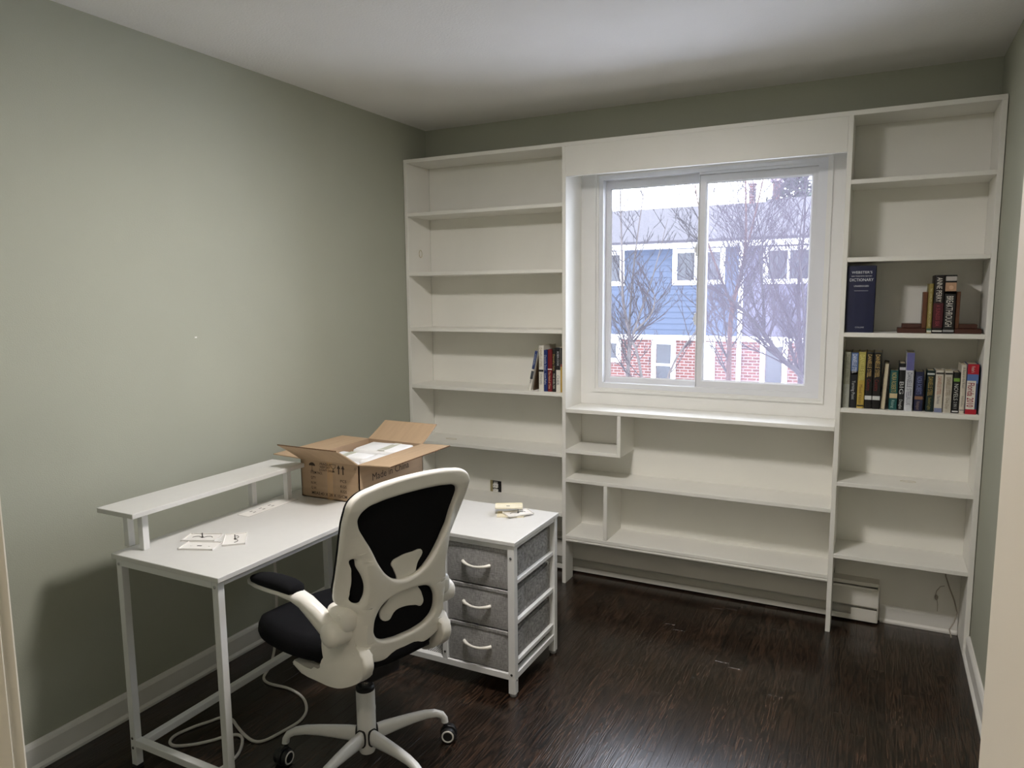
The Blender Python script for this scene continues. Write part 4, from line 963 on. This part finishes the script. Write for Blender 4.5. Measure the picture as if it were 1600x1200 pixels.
tree('bare shrub-like tree with several upright stems at the left of the window', [
    [(-0.33, 5.0, -2.5, 0.05), (-0.35, 5.0, -0.5, 0.045), (-0.354, 5.0, 0.519, 0.036), (-0.335, 5.0, 0.96, 0.03), (-0.42, 5.0, 1.40, 0.024), (-0.44, 5.0, 1.87, 0.018), (-0.496, 5.05, 2.95, 0.008)],
    [(-0.354, 5.0, 0.519, 0.03), (-0.37, 5.1, 1.2, 0.022), (-0.32, 5.1, 1.9, 0.014), (-0.20, 5.1, 2.8, 0.008)],
    [(-0.335, 5.0, 0.9, 0.022), (-0.217, 5.0, 1.25, 0.016), (-0.05, 5.0, 1.75, 0.010), (0.10, 5.0, 2.35, 0.004)]], bark_p, bark_g, 3, 3, 4.2, 0.5, 0.75, 0.75)
tree('low tangled bare bush with pale curved branch below the left pane', [
    [(0.05, 4.6, -2.5, 0.04), (0.06, 4.6, -0.4, 0.03), (-0.10, 4.6, 0.75, 0.022), (-0.217, 4.7, 1.008, 0.017), (-0.037, 4.8, 1.24, 0.014), (0.02, 4.8, 1.42, 0.010), (-0.01, 4.8, 1.56, 0.004)],
    [(0.06, 4.6, -0.4, 0.03), (0.25, 4.6, 0.6, 0.018), (0.55, 4.6, 1.1, 0.010), (0.75, 4.6, 1.35, 0.004)]], bark_p, bark_d, 11, 3, 4.5, 0.2, 0.95, 0.7)
tree('slim bare tree with reddish trunk straight behind the window divider', [
    [(0.45, 7.0, -2.5, 0.07), (0.47, 7.0, 0.0, 0.055), (0.472, 7.0, 0.857, 0.048), (0.50, 7.0, 1.336, 0.042), (0.60, 7.0, 1.754, 0.034), (0.648, 7.0, 2.295, 0.024), (0.60, 7.0, 3.4, 0.006)],
    [(0.50, 7.0, 1.30, 0.03), (0.25, 7.0, 1.9, 0.020), (0.02, 7.0, 2.6, 0.013), (-0.15, 7.0, 3.6, 0.008)],
    [(0.60, 7.0, 1.75, 0.022), (0.75, 7.0, 2.5, 0.015), (0.95, 7.0, 3.5, 0.008)]], bark_r, bark_g, 5, 3, 4.6, 0.3, 0.8, 1.2)
tree('leaning bare tree whose thick limb crosses the right window pane', [
    [(3.0, 6.0, -2.5, 0.08), (2.35, 6.0, -0.6, 0.065), (1.547, 6.0, 0.449, 0.046), (1.298, 6.0, 0.674, 0.042), (1.04, 6.0, 1.022, 0.036), (0.827, 6.0, 1.258, 0.028), (0.612, 6.0, 1.449, 0.018), (0.30, 6.0, 1.60, 0.006)],
    [(1.058, 6.0, 1.05, 0.028), (1.05, 6.0, 1.25, 0.026), (1.022, 6.0, 1.586, 0.022), (0.985, 6.0, 1.90, 0.018), (1.03, 6.0, 2.2, 0.012), (1.15, 6.0, 2.9, 0.004)],
    [(1.547, 6.0, 0.449, 0.03), (1.50, 6.1, 1.3, 0.02), (1.42, 6.1, 2.1, 0.012), (1.50, 6.1, 3.0, 0.004)]], bark_g, bark_d, 9, 3, 5.2, 0.0, 0.9, 1.05)
tree('dense bare tree filling the upper right of the window', [
    [(1.30, 8.5, -2.5, 0.08), (1.28, 8.5, 0.2, 0.055), (1.20, 8.5, 1.5, 0.035), (1.25, 8.5, 2.6, 0.018), (1.2, 8.5, 3.8, 0.005)],
    [(1.28, 8.5, 0.6, 0.035), (0.85, 8.5, 1.6, 0.022), (0.55, 8.5, 2.7, 0.012), (0.45, 8.5, 3.7, 0.004)]], bark_d, bark_d, 21, 3, 5.8, 0.2, 0.95, 1.35)
# evergreen behind the roof
def conifer(label, c, h, r, seed):
    rnd = random.Random(seed); o = thing('evergreen_tree', label, 'tree', c)
    MB().tube([(0, 0, 0), (0, 0, h)], [0.25, 0.03], 8).build('trunk', bark_r, o, True)
    f = MB()
    for i in range(1600):
        t = rnd.random()**0.8; a = rnd.uniform(0, 2*PI); rr = r*(1-t)**0.6*rnd.uniform(0.3, 1.0)*(0.8+0.2*math.sin(t*40))
        p = Vector((rr*math.cos(a), rr*math.sin(a), h*(0.3+0.7*t)))
        d = Vector((rnd.uniform(-1, 1), rnd.uniform(-1, 1), rnd.uniform(-0.6, 0.6))).normalized(); s_ = d.orthogonal().normalized(); L = rnd.uniform(0.25, 0.5)
        f.quad(p-d*L*0.5, p+s_*L*0.22, p+d*L*0.5, p-s_*L*0.22)
    fo_ = f.build('foliage', mat('evergreen_needles', s2l(54, 62, 52), 0.9, 0.2, 3), o); fo_['kind'] = 'stuff'
conifer('pale green evergreen rising behind the roof at the upper right of the window', (-0.75, 27.0, -2.5), 9.9, 2.3, 4)
conifer('second evergreen, further right behind the roof ridge', (7.2, 28.0, -2.5), 9.2, 2.4, 6)
